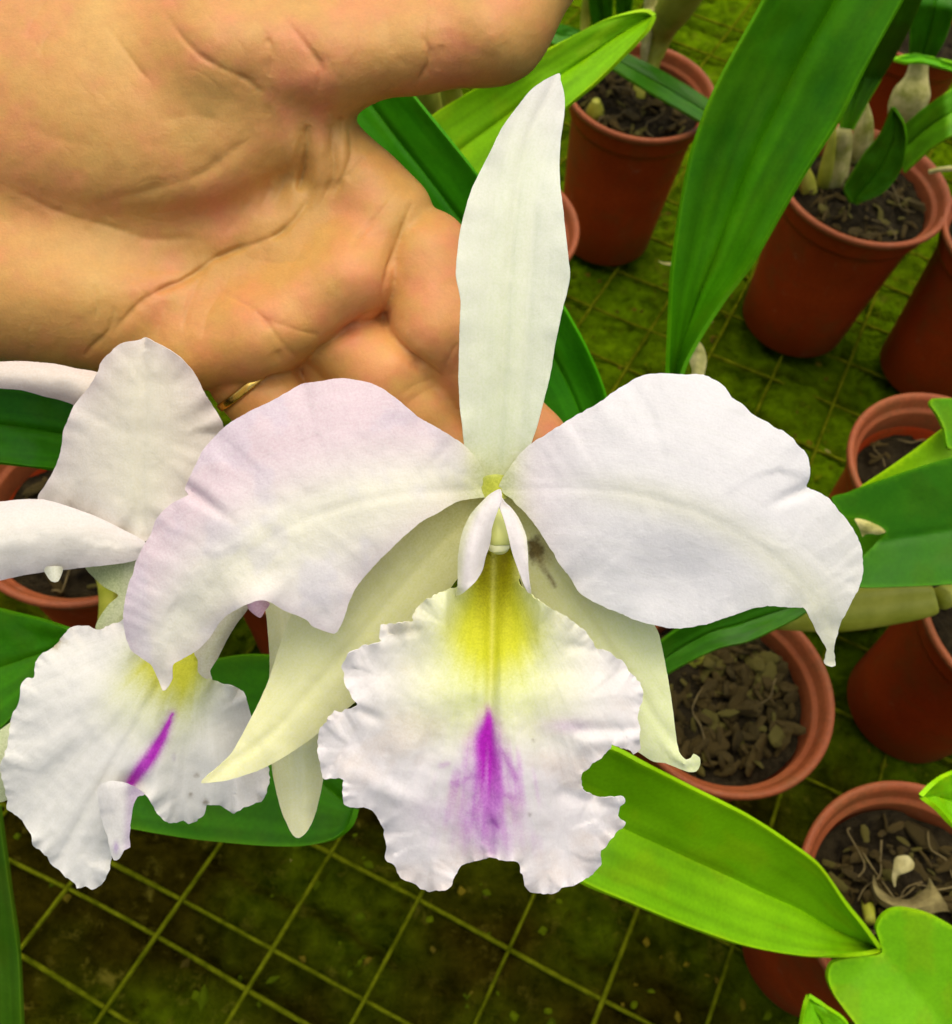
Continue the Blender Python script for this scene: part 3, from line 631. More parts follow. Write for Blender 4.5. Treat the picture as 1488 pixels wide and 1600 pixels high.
patch('petal', lp, [(762, 768), (680, 768), (560, 785), (450, 825), (350, 900), (285, 985), (258, 1070)], Z1, wpl, cpl, PET, F1, 5.5, .5, .00025, 3)
# right petal
def wpr(q):
    t, s = q['t'], q['s']; x, y = q['x'], q['y']
    w = 8 + 62 * np.sin(np.clip(t, 0, 1) * 2.6) - 55 * t ** 3
    w = w - (s / 190) ** 2 * 32 - 1.6 * np.exp(-(s / 6) ** 2) * (1 - .5 * t) + 2 * np.exp(-((s + 26) / 26) ** 2) * np.sin(np.clip(t, 0, 1) * 3.1)
    w = w + ruffle(q, 6, 60, 45, 14) + 6 * fbm(x / 130, y / 130, 15) + flow_veins(q, 30, 1.5, 16)
    w = w - 20 * np.exp(-(((x - 1060) / 90) ** 2 + ((y - 900) / 70) ** 2))
    fx = (x - 1245) * .9 - (y - 770) * .43; fy = (x - 1245) * .43 + (y - 770) * .9
    w = w - 14 * np.exp(-(fy / 8) ** 2) * np.exp(-((fx - 5) / 35) ** 2)
    return w
def cpr(q):
    t, s = q['t'], q['s']; c = np.repeat(((COOL + WHITE) / 2)[None], len(t), 0)  # bluish light on this petal mixed into its base colour
    c = lerp(c, np.array([.80, .72, .76]), np.exp(-(t / .16) ** 2) * .6)
    c = lerp(c, CREAM, np.exp(-(s / 28) ** 2) * .55 * sstep(.1, .35, t) + sstep(.6, 1, t) * .5)
    c = lerp(c, GREENC, np.exp(-(t / .05) ** 2) * .9)
    return c
rp = zc([(0, 470), (50, 390), (120, 310), (200, 260), (290, 205), (385, 150), (450, 105), (520, 62), (570, 42), (640, 35), (720, 38), (790, 40), (840, 62), (875, 90), (900, 130), (940, 155), (980, 190), (1000, 205), (1040, 225), (1062, 245), (1100, 258), (1135, 285), (1155, 312), (1180, 330), (1198, 360), (1205, 400), (1200, 440), (1192, 475), (1240, 495), (1280, 520), (1310, 560), (1350, 610), (1390, 680), (1405, 715), (1408, 800), (1395, 860), (1360, 930), (1330, 985), (1310, 1040), (1298, 1090), (1300, 1140), (1303, 1165), (1290, 1170), (1262, 1155), (1270, 1105), (1262, 1085), (1240, 1050), (1210, 990), (1185, 942), (1120, 937), (1040, 933), (970, 945), (900, 970), (820, 1000), (700, 1022), (620, 1012), (520, 985), (440, 950), (360, 915), (310, 880), (270, 815), (220, 745), (170, 660), (110, 580), (60, 530), (20, 500)], 2.48, 780, 570)
patch('petal', rp, [(785, 765), (880, 762), (980, 770), (1090, 800), (1190, 855), (1262, 920), (1292, 980), (1300, 1035)], Z1, wpr, cpr, PET, F1, 5.5, .9, .00025, 8)
# dorsal sepal
def wds(q):
    t, s = q['t'], q['s']
    w = -12 + 30 * np.sin(t * 2.6) - 60 * t ** 2 + (s / 85) ** 2 * 16 - 5 * np.exp(-(s / 7) ** 2) - 3 * np.exp(-((s - 32) / 9) ** 2) - 3 * np.exp(-((s + 30) / 9) ** 2)
    return w + ruffle(q, 5, 70, 25, 24) + 5 * fbm(q['x'] / 70, q['y'] / 110, 25) + flow_veins(q, 13, 1.0, 26)
def cds(q):
    t, s = q['t'], q['s']; c = np.repeat((WHITE * [.97, 1.02, .95])[None], len(t), 0)
    c = lerp(c, np.array([.78, .84, .58]), (1 - t) * .55 + np.exp(-(s / 40) ** 2) * .22)
    c = lerp(c, GREENC, np.exp(-(t / .07) ** 2) * .9); return lerp(c, np.array([.82, .80, .80]), sstep(.75, 1, t) * .6)
ds = zc([(312, 1733), (270, 1680), (230, 1590), (220, 1500), (210, 1420), (205, 1300), (208, 1150), (212, 1050), (212, 980), (195, 880), (200, 790), (212, 690), (235, 600), (260, 520), (300, 440), (345, 350), (390, 260), (440, 190), (500, 115), (560, 70), (625, 40), (630, 65), (645, 130), (646, 200), (632, 300), (625, 400), (628, 500), (640, 600), (650, 700), (660, 800), (668, 880), (655, 960), (640, 1010), (625, 1080), (605, 1180), (590, 1280), (565, 1380), (540, 1480), (515, 1560), (490, 1620), (428, 1705), (390, 1740)], 2.667, 640, 100)
patch('dorsal_sepal', ds, [(774, 752), (785, 600), (793, 450), (805, 320), (828, 210), (873, 118)], Z1, wds, cds, SEP, F1, 5.5, .3, .0003, 12)
# lateral sepals
def wls(sd, amp):
    def f(q):
        t, s = q['t'], q['s']
        w = -26 - 30 * np.sin(np.clip(t, 0, 1) * 2.4) + 22 * t ** 2 - amp * (s / 80) ** 2 - 4 * np.exp(-(s / 8) ** 2)
        return w + ruffle(q, 5, 70, 25, sd) + 5 * fbm(q['x'] / 90, q['y'] / 90, sd + 1) + flow_veins(q, 13, 1.2, sd + 2)
    return f
def cls_(stain):
    def f(q):
        t, s = q['t'], q['s']; c = np.repeat(np.array([.87, .89, .54])[None], len(t), 0)
        c = lerp(c, np.array([.91, .90, .58]), sstep(.4, 1, t) * .8); c = lerp(c, np.array([.70, .68, .22]), np.exp(-(t / .22) ** 2) * .6)
        if stain:
            c = lerp(c, np.array([.85, .91, .58]), sstep(.2, .8, t) * .9)
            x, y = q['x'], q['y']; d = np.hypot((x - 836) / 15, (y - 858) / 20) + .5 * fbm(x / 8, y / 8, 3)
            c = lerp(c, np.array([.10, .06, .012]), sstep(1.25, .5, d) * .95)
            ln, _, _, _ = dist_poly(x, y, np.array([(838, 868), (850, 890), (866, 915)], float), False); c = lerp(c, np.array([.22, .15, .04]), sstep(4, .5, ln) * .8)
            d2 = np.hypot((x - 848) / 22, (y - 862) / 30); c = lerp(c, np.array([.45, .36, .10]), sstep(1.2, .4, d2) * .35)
        return c
    return f
patch('lateral_sepal', [(765, 775), (745, 850), (722, 893), (704, 918), (660, 985), (600, 1050), (552, 1099), (530, 1116), (500, 1143), (480, 1158), (440, 1185), (400, 1205), (350, 1220), (315, 1223), (322, 1214), (361, 1178), (395, 1118), (418, 1069), (437, 1013), (455, 964), (500, 890), (560, 825), (650, 775), (740, 760)], [(750, 785), (640, 900), (520, 1040), (420, 1150), (317, 1221)], Z1, wls(30, 26), cls_(False), SEP, F1, 5.5, .3, .0003, 13)
patch('lateral_sepal', [(785, 770), (850, 800), (930, 870), (1000, 950), (1027, 985), (1040, 1040), (1050, 1100), (1055, 1140), (1061, 1175), (1072, 1187), (1080, 1184), (1084, 1178), (1093, 1184), (1094, 1196), (1088, 1205), (1076, 1206), (1060, 1200), (1040, 1192), (1020, 1189), (1000, 1176), (960, 1150), (900, 1085), (850, 1000), (815, 910), (795, 840)], [(790, 780), (860, 880), (950, 1010), (1030, 1130), (1088, 1198)], Z1, wls(34, 22), cls_(True), SEP, F1, 5.0, .3, .0003, 15)

# lip
def wlip(q):
    x, y = q['x'], q['y']; dx = x - (772 - .02 * (y - 860))
    f = sstep(850, 1100, y)
    w = -62 + 162 * f - 26 * sstep(1180, 1360, y)
    ax = np.abs(dx)
    tube_ = (1 - sstep(900, 1060, y))
    w = w + tube_ * np.minimum((ax / 46) ** 2, 2.6) * 42
    w = w - (1 - tube_) * (np.maximum(ax - 45, 0) / 210) ** 1.5 * 60
    w = w - 9 * np.exp(-(dx / 9) ** 2) * sstep(860, 950, y) * (1 - sstep(1120, 1330, y)) + 5 * np.exp(-((ax - 18) / 9) ** 2) * sstep(900, 980, y) * (1 - sstep(1060, 1150, y))
    th = np.arctan2(dx, np.maximum(y - 830, 1)); r = np.hypot(dx, y - 830)
    q['uv'] = np.stack([r / 550, th * .7], 1)
    ra = sstep(140, 420, r)
    w = w + ra * (7 * np.sin(th * 13 + 1.2 * vnoise(th * 3, r / 160, 44)) + 4.5 * vnoise(th * 11, r / 120, 45))
    w = w + ruffle(q, 9, 44, 26, 46) + ruffle(q, 7, 17, 11, 146) + sstep(60, 260, r) * .55 * vnoise(th * 46, r / 90, 47) + .15 * vnoise(th * 95, r / 60, 48) + 5 * fbm(x / 60, y / 60, 49)
    def fold(px, py, qx, qy, wd, dp):
        ln, _, sd, _ = dist_poly(x, y, np.array([(px, py), (qx, qy)], float), False); return dp * np.exp(-(ln / wd) ** 2)
    w = w - fold(985, 1141, 905, 1140, 10, 6) + fold(985, 1156, 920, 1160, 14, 7) - fold(950, 1258, 880, 1240, 12, 7) - fold(552, 1105, 590, 1122, 9, 7) - fold(600, 995, 650, 985, 9, 6) - fold(932, 1015, 890, 1008, 9, 5) - fold(765, 1332, 768, 1290, 9, 7) + fold(620, 1240, 540, 1205, 16, 7)
    return w
def clip_(q):
    x, y = q['x'], q['y']; dx = x - (772 - .02 * (y - 860)); c = np.repeat((WHITE * [1.0, .99, 1.01])[None], len(x), 0)
    th = np.arctan2(dx, np.maximum(y - 830, 1)); r = np.hypot(dx, y - 830)
    st = .25 * vnoise(th * 30, r / 140, 60) + .15 * vnoise(th * 70, r / 80, 61)
    c = lerp(c, np.array([.84, .76, .70]), sstep(-.1, .45, fbm(x / 80, y / 60, 62) + .3 * st) * .55)
    halo = np.exp(-((dx / 118) ** 2.6 * np.sign(1)) if False else -(np.abs(dx) / 122) ** 2.4) * (1 - sstep(1070, 1215, y + 30 * st)); c = lerp(c, np.array([.82, .87, .42]), halo * .9)
    hw = 44 + 40 * sstep(890, 1000, y)
    yel = sstep(1.25, .45, np.abs(dx) / hw + .18 * st) * (1 - sstep(1025, 1115, y + 22 * np.abs(dx) / 40 + 30 * st)); c = lerp(c, YEL, yel * .96)
    c = lerp(c, YDK, yel * np.exp(-((np.abs(dx) - 16) / 16) ** 2) * (1 - sstep(880, 1040, y)) * .75 + yel * (1 - sstep(860, 960, y)) * .6)
    c = lerp(c, np.array([.74, .72, .18]), np.exp(-(dx / 4.0) ** 2) * yel * .5)
    wx = 6 * vnoise(y / 40, y * 0, 66); d2 = dx + 8 + wx - .02 * (y - 1100)
    pw = 7 + 20 * sstep(1100, 1175, y) * (1 - .25 * sstep(1190, 1260, y))
    feather = 62 * sstep(1140, 1220, y) * (.5 + .5 * vnoise(th * 55, r / 50, 70)) + 14 * sstep(1190, 1260, y)
    core = sstep(1.0, .25, np.abs(d2) / pw) * sstep(1092, 1125, y) * (1 - sstep(1200, 1310, y + 40 * st)); soft = sstep(1.0, .05, np.abs(d2) / (pw + 18 + feather)) * sstep(1095, 1150, y) * (1 - sstep(1270, 1355, y + 30 * st))
    c = lerp(c, np.array([.70, .30, .76]), np.clip(soft * (.66 + .40 * sstep(-.35, .45, vnoise(th * 62, r / 130, 71) + .4 * vnoise(th * 130, r / 70, 72))), 0, 1)); c = lerp(c, PUR, np.clip(core * (1.0 - .75 * sstep(.1, -.5, vnoise(th * 70, r / 120, 73)) * sstep(1150, 1230, y)), 0, 1) * .97)
    for (pp, wd, a) in (([(784, 1172), (795, 1192), (806, 1216)], 4.5, .6), ([(762, 1262), (770, 1278), (779, 1292)], 3.5, .75), ([(776, 1215), (788, 1240), (800, 1247)], 4, .5), ([(740, 1210), (722, 1222), (708, 1225)], 5, .4), ([(690, 1196), (700, 1193)], 4, .3), ([(760, 1300), (768, 1330)], 8, .4)):
        ln, _, _, _ = dist_poly(x, y, np.array(pp, float), False); c = lerp(c, np.array([.56, .16, .62]), np.exp(-(ln / wd) ** 2) * a)
    c = lerp(c, np.array([.76, .60, .80]), np.exp(-(((x - 885) / 38) ** 2 + ((y - 1134) / 12) ** 2)) * .5 + np.exp(-(((x - 700) / 45) ** 2 + ((y - 1270) / 22) ** 2)) * .4)
    for a, b_ in ((833, 1157), (828, 1272)): c = lerp(c, np.array([.12, .07, .03]), np.exp(-(((x - a) / 2.2) ** 2 + ((y - b_) / 3) ** 2)) * .5)
    return c
ol = [(752, 850), (800, 850)] + zc([(360, 60), (430, 120), (480, 180), (560, 240), (640, 275), (720, 310), (770, 355), (820, 385), (860, 435), (910, 490), (940, 545), (1000, 570), (1060, 590), (1110, 640), (1170, 680), (1200, 740), (1260, 790), (1300, 840), (1303, 900), (1300, 985), (1275, 1020), (1265, 1090), (1285, 1180), (1283, 1300), (1280, 1350), (1240, 1362), (1200, 1340), (1110, 1310), (1065, 1295)], 4.96, 740, 900)
ol += zc([(1355, 45), (1330, 75), (1270, 125), (1232, 165), (1230, 230), (1270, 262), (1330, 275), (1400, 268), (1420, 290), (1395, 310), (1385, 355), (1400, 372), (1424, 385), (1390, 420), (1365, 450), (1345, 480), (1315, 510), (1310, 545), (1310, 580), (1275, 612), (1230, 645), (1190, 670), (1130, 680), (1100, 695), (1045, 698), (1000, 690), (978, 665), (960, 610), (940, 565), (880, 555), (820, 535), (770, 557), (700, 570), (675, 595), (655, 650), (630, 685), (550, 690), (510, 680), (495, 662), (440, 650), (415, 630), (400, 600), (380, 570), (355, 555), (357, 500), (350, 430), (330, 390), (310, 350), (270, 320), (185, 315), (162, 275), (165, 185), (80, 190), (65, 150), (50, 90)], 2.8615, 480, 1150)
ol += zc([(85, 1330), (85, 1220), (130, 1150), (200, 1060), (210, 1040), (270, 1070), (300, 1035), (380, 1000), (350, 940), (310, 870), (290, 790), (278, 720), (290, 660), (330, 600), (400, 570), (460, 540), (590, 505), (570, 470), (570, 400), (590, 375), (700, 370), (800, 360), (825, 355), (840, 280), (890, 210), (990, 155), (1060, 130), (1110, 105), (1165, 88), (1240, 20)], 4.96, 480, 900) + [(745, 880)]
lip1 = patch('lip', ol, [(775, 850), (768, 1000), (762, 1150), (765, 1335)], Z1, wlip, clip_, LIP, F1, 4.0, 2.0, .00025, 5, edge_fine=3.2)
def flap(side):
    def wf(q):
        y = q['y']; t = (y - 765) / 160
        return 52 + 22 * np.sin(np.clip(t, 0, 1) * 2.6) - 30 * (np.abs(q['s']) / 24) ** 2 * np.clip(t + .25, 0, 1) + 5 * np.exp(-q['e'] / 5) + 9 * (side < 0) * (1 - sstep(.05, .45, t)) + 2 * fbm(q['x'] / 16, y / 30, 9)
    return wf
def cfl(side):
    def f(q):
        c = np.repeat((WHITE * [1, .98, .99])[None], len(q['x']), 0)
        d = -q['s'] * side
        return lerp(c, np.array([.78, .80, .48]), sstep(4, 20, d * -1 if False else np.abs(q['s']) * ((q['s'] * side) > 0)) * .65)
    return f
patch('side_lobe', zc([(760, 180), (700, 200), (620, 250), (560, 310), (490, 380), (420, 460), (370, 560), (320, 680), (290, 820), (272, 950), (268, 1100), (262, 1335), (240, 1420), (310, 1400), (370, 1350), (450, 1280), (520, 1180), (560, 1080), (580, 980), (610, 900), (640, 800), (660, 650), (690, 540), (740, 400), (770, 330), (775, 240)], 7.44, 680, 740), zc([(750, 220), (560, 500), (450, 800), (380, 1300)], 7.44, 680, 740), Z1, flap(-1), cfl(1), LIP, lip1, 3.2, .2, .00025, 21)
patch('side_lobe', zc([(745, 235), (810, 330), (870, 380), (950, 480), (1010, 590), (1050, 700), (1070, 830), (1082, 950), (1085, 1100), (1100, 1280), (1120, 1395), (1080, 1380), (1020, 1260), (960, 1100), (920, 980), (890, 880), (860, 760), (820, 600), (790, 500), (750, 400), (735, 300)], 7.44, 680, 740), zc([(760, 280), (900, 560), (980, 850), (1070, 1300)], 7.44, 680, 740), Z1, flap(1), cfl(-1), LIP, lip1, 3.2, .2, .00025, 22)
# column with its anther cap
m, nt, b = newmat('column_green'); b.inputs['Base Color'].default_value = (.52, .55, .16, 1); b.inputs['Roughness'].default_value = .45; sss(b, .4, (1, 1, .4), .001); COLM = m
m, nt, b = newmat('anther_cream'); b.inputs['Base Color'].default_value = (.72, .73, .40, 1); b.inputs['Roughness'].default_value = .4; sss(b, .4, (1, 1, .6), .001); ANTH = m
patch('receptacle', [(757, 745), (775, 741), (793, 745), (799, 760), (795, 776), (775, 782), (755, 776), (751, 760)], [(775, 742), (775, 781)], Z1, lambda q: 6 - 10 * (q['s'] / 22) ** 2 + 2 * fbm(q['x'] / 9, q['y'] / 9, 3), lambda q: lerp(np.repeat(np.array([.60, .64, .08])[None], len(q['x']), 0), np.array([.74, .78, .34]), np.exp(-q['e'] / 4) * .5), SEP, F1, 3, 0, .0003, 77)
col_ = tube('column', [(775, 756, Z1 + .0060, 11), (776, 782, Z1 + .001, 13), (777, 810, Z1 - .003, 16), (780, 840, Z1 - .004, 19), (781, 853, Z1 - .0042, 15)], COLM, F1, 24)
tube('anther_cap', [(778, 829, Z1 - .0040, 7), (778, 838, Z1 - .0040, 13), (779, 850, Z1 - .0038, 17), (780, 858, Z1 - .0034, 16), (780, 863, Z1 - .0036, 9)], ANTH, col_, 22)
tube('column_base', [(775, 778, Z1 + .0062, 10), (775, 766, Z1 + .0048, 14), (775, 754, Z1 + .0046, 15), (775, 744, Z1 + .0060, 12)], COLM, col_, 20)
tube('pedicel', [(775, 762, Z1 + .004, 14), (740, 800, Z1 + .018, 16), (640, 880, Z1 + .030, 14), (500, 900, Z1 + .045, 13), (330, 850, .268, 11)], BULB, F1, 16)

# ---------------------------------------------- second flower, at the left
Z2 = .236
F2 = thing('orchid_flower', P(215, 850, Z2 + .01), 'smaller white orchid at the left edge, partly covered by the larger bloom', 'orchid flower', 'white orchid flowers')
PALE = np.array([.70, .74, .48])
def wgen(a0, a1, curv, wid, sd, ruf=6, fold=3, lin=0.0):
    def f(q):
        t, s = q['t'], q['s']
        return a0 + (a1 - a0) * t + lin * s - curv * (s / wid) ** 2 - fold * np.exp(-(s / 7) ** 2) + ruffle(q, ruf, 50, 28, sd) + 6 * fbm(q['x'] / 80, q['y'] / 80, sd + 3) + flow_veins(q, 17, 1.4, sd + 4)
    return f
def cgen(base, mid, edge, sd, mw=45):
    def f(q):
        c = np.repeat(np.array(base)[None], len(q['x']), 0); c = lerp(c, np.array(mid), np.exp(-(q['s'] / mw) ** 2) * .6)
        return lerp(c, np.array(edge), np.exp(-q['e'] / 22) * .55)
    return f
WARMW = np.array([.86, .82, .73])
patch('petal', zc([(680, 80), (640, 95), (560, 110), (500, 160), (470, 195), (450, 250), (400, 330), (350, 390), (320, 450), (295, 520), (285, 600), (265, 670), (240, 720), (200, 780), (178, 832), (240, 850), (330, 880), (450, 925), (560, 980), (670, 1030), (740, 980), (800, 900), (920, 800), (1000, 680), (1042, 515), (1010, 430), (960, 350), (910, 250), (860, 190), (780, 130), (720, 100)], 2.976, 0, 500), zc([(665, 1010), (655, 700), (670, 400), (678, 90)], 2.976, 0, 500), Z2, wgen(-25, 15, 40, 130, 50, 10, 4), cgen(WARMW, CREAM, LILAC * [1.0, 1.05, 1.0], 2, 60), PET, F2, 5.5, .7, .00025, 31)
patch('dorsal_sepal', [(-90, 575), (-40, 568), (0, 566), (34, 565), (84, 569), (118, 576), (150, 582), (200, 600), (230, 650), (215, 720), (180, 690), (118, 634), (67, 618), (34, 609), (0, 606), (-40, 600)], [(215, 710), (150, 610), (0, 585), (-88, 580)], Z2, wgen(-50, -20, 18, 25, 54, 3, 0), cgen([.85, .78, .66], [.86, .82, .72], [.82, .70, .70], 4), SEP, F2, 5.5, .2, .0003, 32)
patch('petal', [(-110, 800), (-50, 792), (0, 785), (34, 781), (67, 781), (111, 793), (151, 808), (188, 826), (226, 846), (232, 862), (215, 874), (188, 880), (134, 886), (84, 891), (34, 899), (0, 907), (-50, 918), (-110, 925)], [(228, 856), (150, 842), (40, 840), (-108, 860)], Z2, wgen(-5, 35, 26, 55, 58, 6, 0), cgen([.86, .83, .78], [.89, .88, .80], LILAC * [1, 1.05, 1], 6), PET, F2, 5.5, .4, .00025, 33)
patch('petal_tip', zc([(205, 1150), (215, 1180), (240, 1215), (272, 1215), (290, 1150)], 2.976, 0, 500), [(84, 885), (86, 908)], Z2, wgen(0, 10, 8, 12, 60, 1, 0), cgen([.68, .70, .56], [.70, .72, .60], [.7, .7, .6], 6), SEP, F2, 4, 0, .00025, 34)
patch('lateral_sepal', [(134, 884), (170, 876), (215, 870), (225, 900), (215, 960), (196, 990), (170, 990), (150, 982), (158, 962), (172, 943), (185, 930), (165, 918), (150, 905)], [(210, 870), (195, 930), (165, 985)], Z2, wgen(-35, -25, 12, 30, 62, 2, 2), cgen([.52, .58, .30], [.66, .68, .50], [.5, .56, .3], 7, 14), SEP, F2, 4.5, .2, .00025, 35)
patch('lateral_sepal', [(412, 920), (440, 925), (475, 960), (500, 1050), (508, 1150), (505, 1215), (493, 1270), (480, 1298), (468, 1309), (458, 1305), (440, 1265), (428, 1215), (424, 1170), (421, 1100), (422, 1030), (418, 970)], [(440, 930), (462, 1080), (466, 1200), (467, 1307)], Z2, wgen(-60, -10, 20, 40, 64, 3, 4), cgen([.86, .86, .52], [.90, .90, .66], [.88, .87, .60], 8, 12), SEP, F2, 4.5, .3, .0003, 36)
patch('lateral_sepal', [(-80, 1200), (-30, 1160), (0, 1141), (20, 1126), (40, 1110), (45, 1180), (35, 1240), (10, 1250), (0, 1253), (-50, 1245)], [(40, 1180), (-20, 1195), (-80, 1210)], Z2, wgen(-45, -20, 12, 45, 66, 2, 2), cgen([.62, .68, .42], [.66, .70, .46], [.62, .68, .42], 9), SEP, F2, 5, .2, .00025, 37)
def wlip2(q):
    x, y = q['x'], q['y']; ux, uy = -.50, .866            # lip axis points down-left
    a = (x - 290) * ux + (y - 1000) * uy; s = (x - 290) * uy - (y - 1000) * ux   # along and across
    th = np.arctan2(s, np.maximum(a + 60, 1)); r = np.hypot(s, a + 60); q['uv'] = np.stack([r / 500, th * .7], 1)
    w = -40 + 75 * sstep(-10, 150, a) - (np.abs(s) / 190) ** 1.6 * 45 - 28 * sstep(200, 420, a)
    w = w + (1 - sstep(0, 110, a)) * np.minimum((s / 42) ** 2, 2.4) * 18 - 8 * np.exp(-(s / 9) ** 2) * sstep(0, 60, a)
    ra = sstep(90, 330, r)
    w = w + ra * (7 * np.sin(th * 11 + 1.3 * vnoise(th * 3, r / 150, 84) + .6) + 5 * vnoise(th * 10, r / 110, 85)) + ruffle(q, 9, 40, 24, 86) + ruffle(q, 7, 17, 11, 186) + sstep(60, 240, r) * .55 * vnoise(th * 40, r / 90, 87) + .15 * vnoise(th * 85, r / 60, 88) + 5 * fbm(x / 60, y / 60, 89)
    w = w - 26 * np.exp(-(((x - 205) / 26) ** 2 + ((y - 1228) / 20) ** 2))
    return w
def clip2(q):
    x, y = q['x'], q['y']; ux, uy = -.50, .866; a = (x - 290) * ux + (y - 1000) * uy; s = (x - 290) * uy - (y - 1000) * ux
    th = np.arctan2(s, np.maximum(a + 60, 1)); r = np.hypot(s, a + 60); st = .25 * vnoise(th * 26, r / 130, 90) + .15 * vnoise(th * 60, r / 80, 91)
    c = np.repeat((WHITE * [.97, .985, .95])[None], len(x), 0)
    c = lerp(c, np.array([.76, .70, .72]), sstep(.35, 1, (1060 - y) / 120) * .55 + sstep(330, 400, x) * .35)
    c = lerp(c, np.array([.74, .78, .40]), np.exp(-((s - 5) / 78) ** 4) * (1 - sstep(60, 215, a + 20 * st)) * .8)
    c = lerp(c, YEL * [1.0, .98, 1.0], sstep(1.2, .4, np.abs(s - 4) / 62 + .3 * st) * (1 - sstep(55, 125, a + 25 * st)) * .92)
    ln, ar, sd, tl = dist_poly(x, y, np.array([(269, 1116), (255, 1150), (236, 1182), (205, 1222)], float), False); t = ar / tl
    pw = 3 + 11 * np.sin(np.clip(t, 0.03, 1) * 2.3)
    c = lerp(c, np.array([.62, .40, .68]), sstep(1, .1, ln / (pw + 9)) * .6); c = lerp(c, PUR, sstep(1, .3, ln / pw) * (.96 - .25 * np.abs(st)))
    c = lerp(c, np.array([.50, .42, .62]), np.exp(-(((x - 272) / 3) ** 2 + ((y - 1183) / 6) ** 2)) * .4)
    c = lerp(c, np.array([.45, .36, .13]), sstep(1.0, .2, np.hypot((x - 88) / 18, (y - 1005) / 14) + .6 * fbm(x / 9, y / 9, 5)) * .7)
    for a_, b_, rr in ((308, 1211, 3), (298, 1242, 3), (322, 1253, 4)): c = lerp(c, np.array([.22, .15, .05]), np.exp(-((x - a_) ** 2 + (y - b_) ** 2) / rr ** 2) * .8)
    return c
l2 = zc([(720, 60), (655, 95), (560, 135), (515, 148), (470, 128), (420, 125), (370, 140), (340, 170), (290, 230), (230, 270), (195, 310), (185, 350), (180, 400), (145, 400), (110, 450), (100, 520), (70, 590), (50, 680), (30, 780), (5, 870), (15, 950), (40, 1040), (40, 1095), (100, 1135), (130, 1180), (170, 1240), (175, 1285), (250, 1350), (270, 1390), (320, 1430), (345, 1460), (390, 1490), (405, 1520), (455, 1510), (490, 1525), (540, 1490), (580, 1420), (600, 1300), (640, 1150), (690, 1050), (725, 1010), (760, 1015), (790, 1050), (830, 1120), (880, 1165), (940, 1175), (970, 1165), (1000, 1178), (1050, 1150), (1080, 1120), (1095, 1075), (1150, 1070), (1200, 1095), (1240, 1115), (1300, 1085), (1340, 1070), (1380, 1060), (1410, 1010), (1430, 960), (1425, 880), (1400, 750), (1330, 600), (1310, 520), (1300, 490), (1260, 450), (1200, 435), (1120, 410), (1080, 400), (1050, 370), (1050, 310), (1030, 275), (1000, 200), (920, 110), (800, 60)], 3.3818, 0, 940)
lip2 = patch('lip', l2, [(290, 985), (269, 1116), (236, 1182), (190, 1290), (130, 1385)], Z2, wlip2, clip2, LIP, F2, 4.8, 1.4, .00025, 41, edge_fine=3.2)
patch('lip_fold', zc([(520, 985), (545, 960), (600, 945), (660, 958), (720, 985), (765, 1018), (725, 1030), (700, 1100), (690, 1180), (685, 1240), (686, 1295), (655, 1312), (632, 1358), (604, 1366), (590, 1330), (575, 1250), (548, 1180), (528, 1090)], 3.3818, 0, 940), zc([(610, 950), (620, 1100), (620, 1350)], 3.3818, 0, 940), Z2, lambda q: 46 + 12 * np.cos(q['s'] / 16) - 14 * q['t'] + ruffle(q, 4, 30, 12, 92) + 3 * fbm(q['x'] / 25, q['y'] / 40, 93), lambda q: lerp(lerp(np.repeat((WHITE * [.95, .96, .93])[None], len(q['x']), 0), np.array([.62, .46, .70]), sstep(190, 206, q['x'] + .05 * (q['y'] - 1250)) * .5), np.array([.45, .3, .6]), np.exp(-(((q['x'] - 182) / 4) ** 2 + ((q['y'] - 1324) / 9) ** 2)) * .7), LIP, lip2, 4, .6, .00025, 42)
patch('side_lobe', zc([(1030, 272), (1048, 310), (1048, 370), (1080, 402), (1122, 412), (1112, 365), (1150, 300), (1200, 200), (1255, 110), (1310, 35), (1270, 0), (1180, 60), (1080, 200)], 3.3818, 0, 940), zc([(1270, 20), (1130, 220), (1090, 400)], 3.3818, 0, 940), Z2, wgen(-12, 6, 10, 18, 96, 2, 0), cgen([.70, .70, .40], [.70, .72, .44], [.76, .68, .70], 11, 14), SEP, lip2, 3.5, .2, .00025, 43)
patch('side_lobe', zc([(1290, 0), (1320, 45), (1375, 86), (1400, 50), (1425, 10), (1360, -20)], 3.3818, 0, 940), zc([(1350, 0), (1375, 80)], 3.3818, 0, 940), Z2, wgen(-12, -2, 8, 12, 98, 1, 2), cgen([.70, .50, .60], [.74, .56, .66], [.74, .5, .62], 12), PET, lip2, 3.5, 0, .00025, 44)
tube('pedicel', [(228, 862, Z2 + .006, 12), (250, 850, Z2 + .016, 14), (290, 840, Z2 + .026, 12), (330, 850, .268, 10)], BULB, F2, 14)
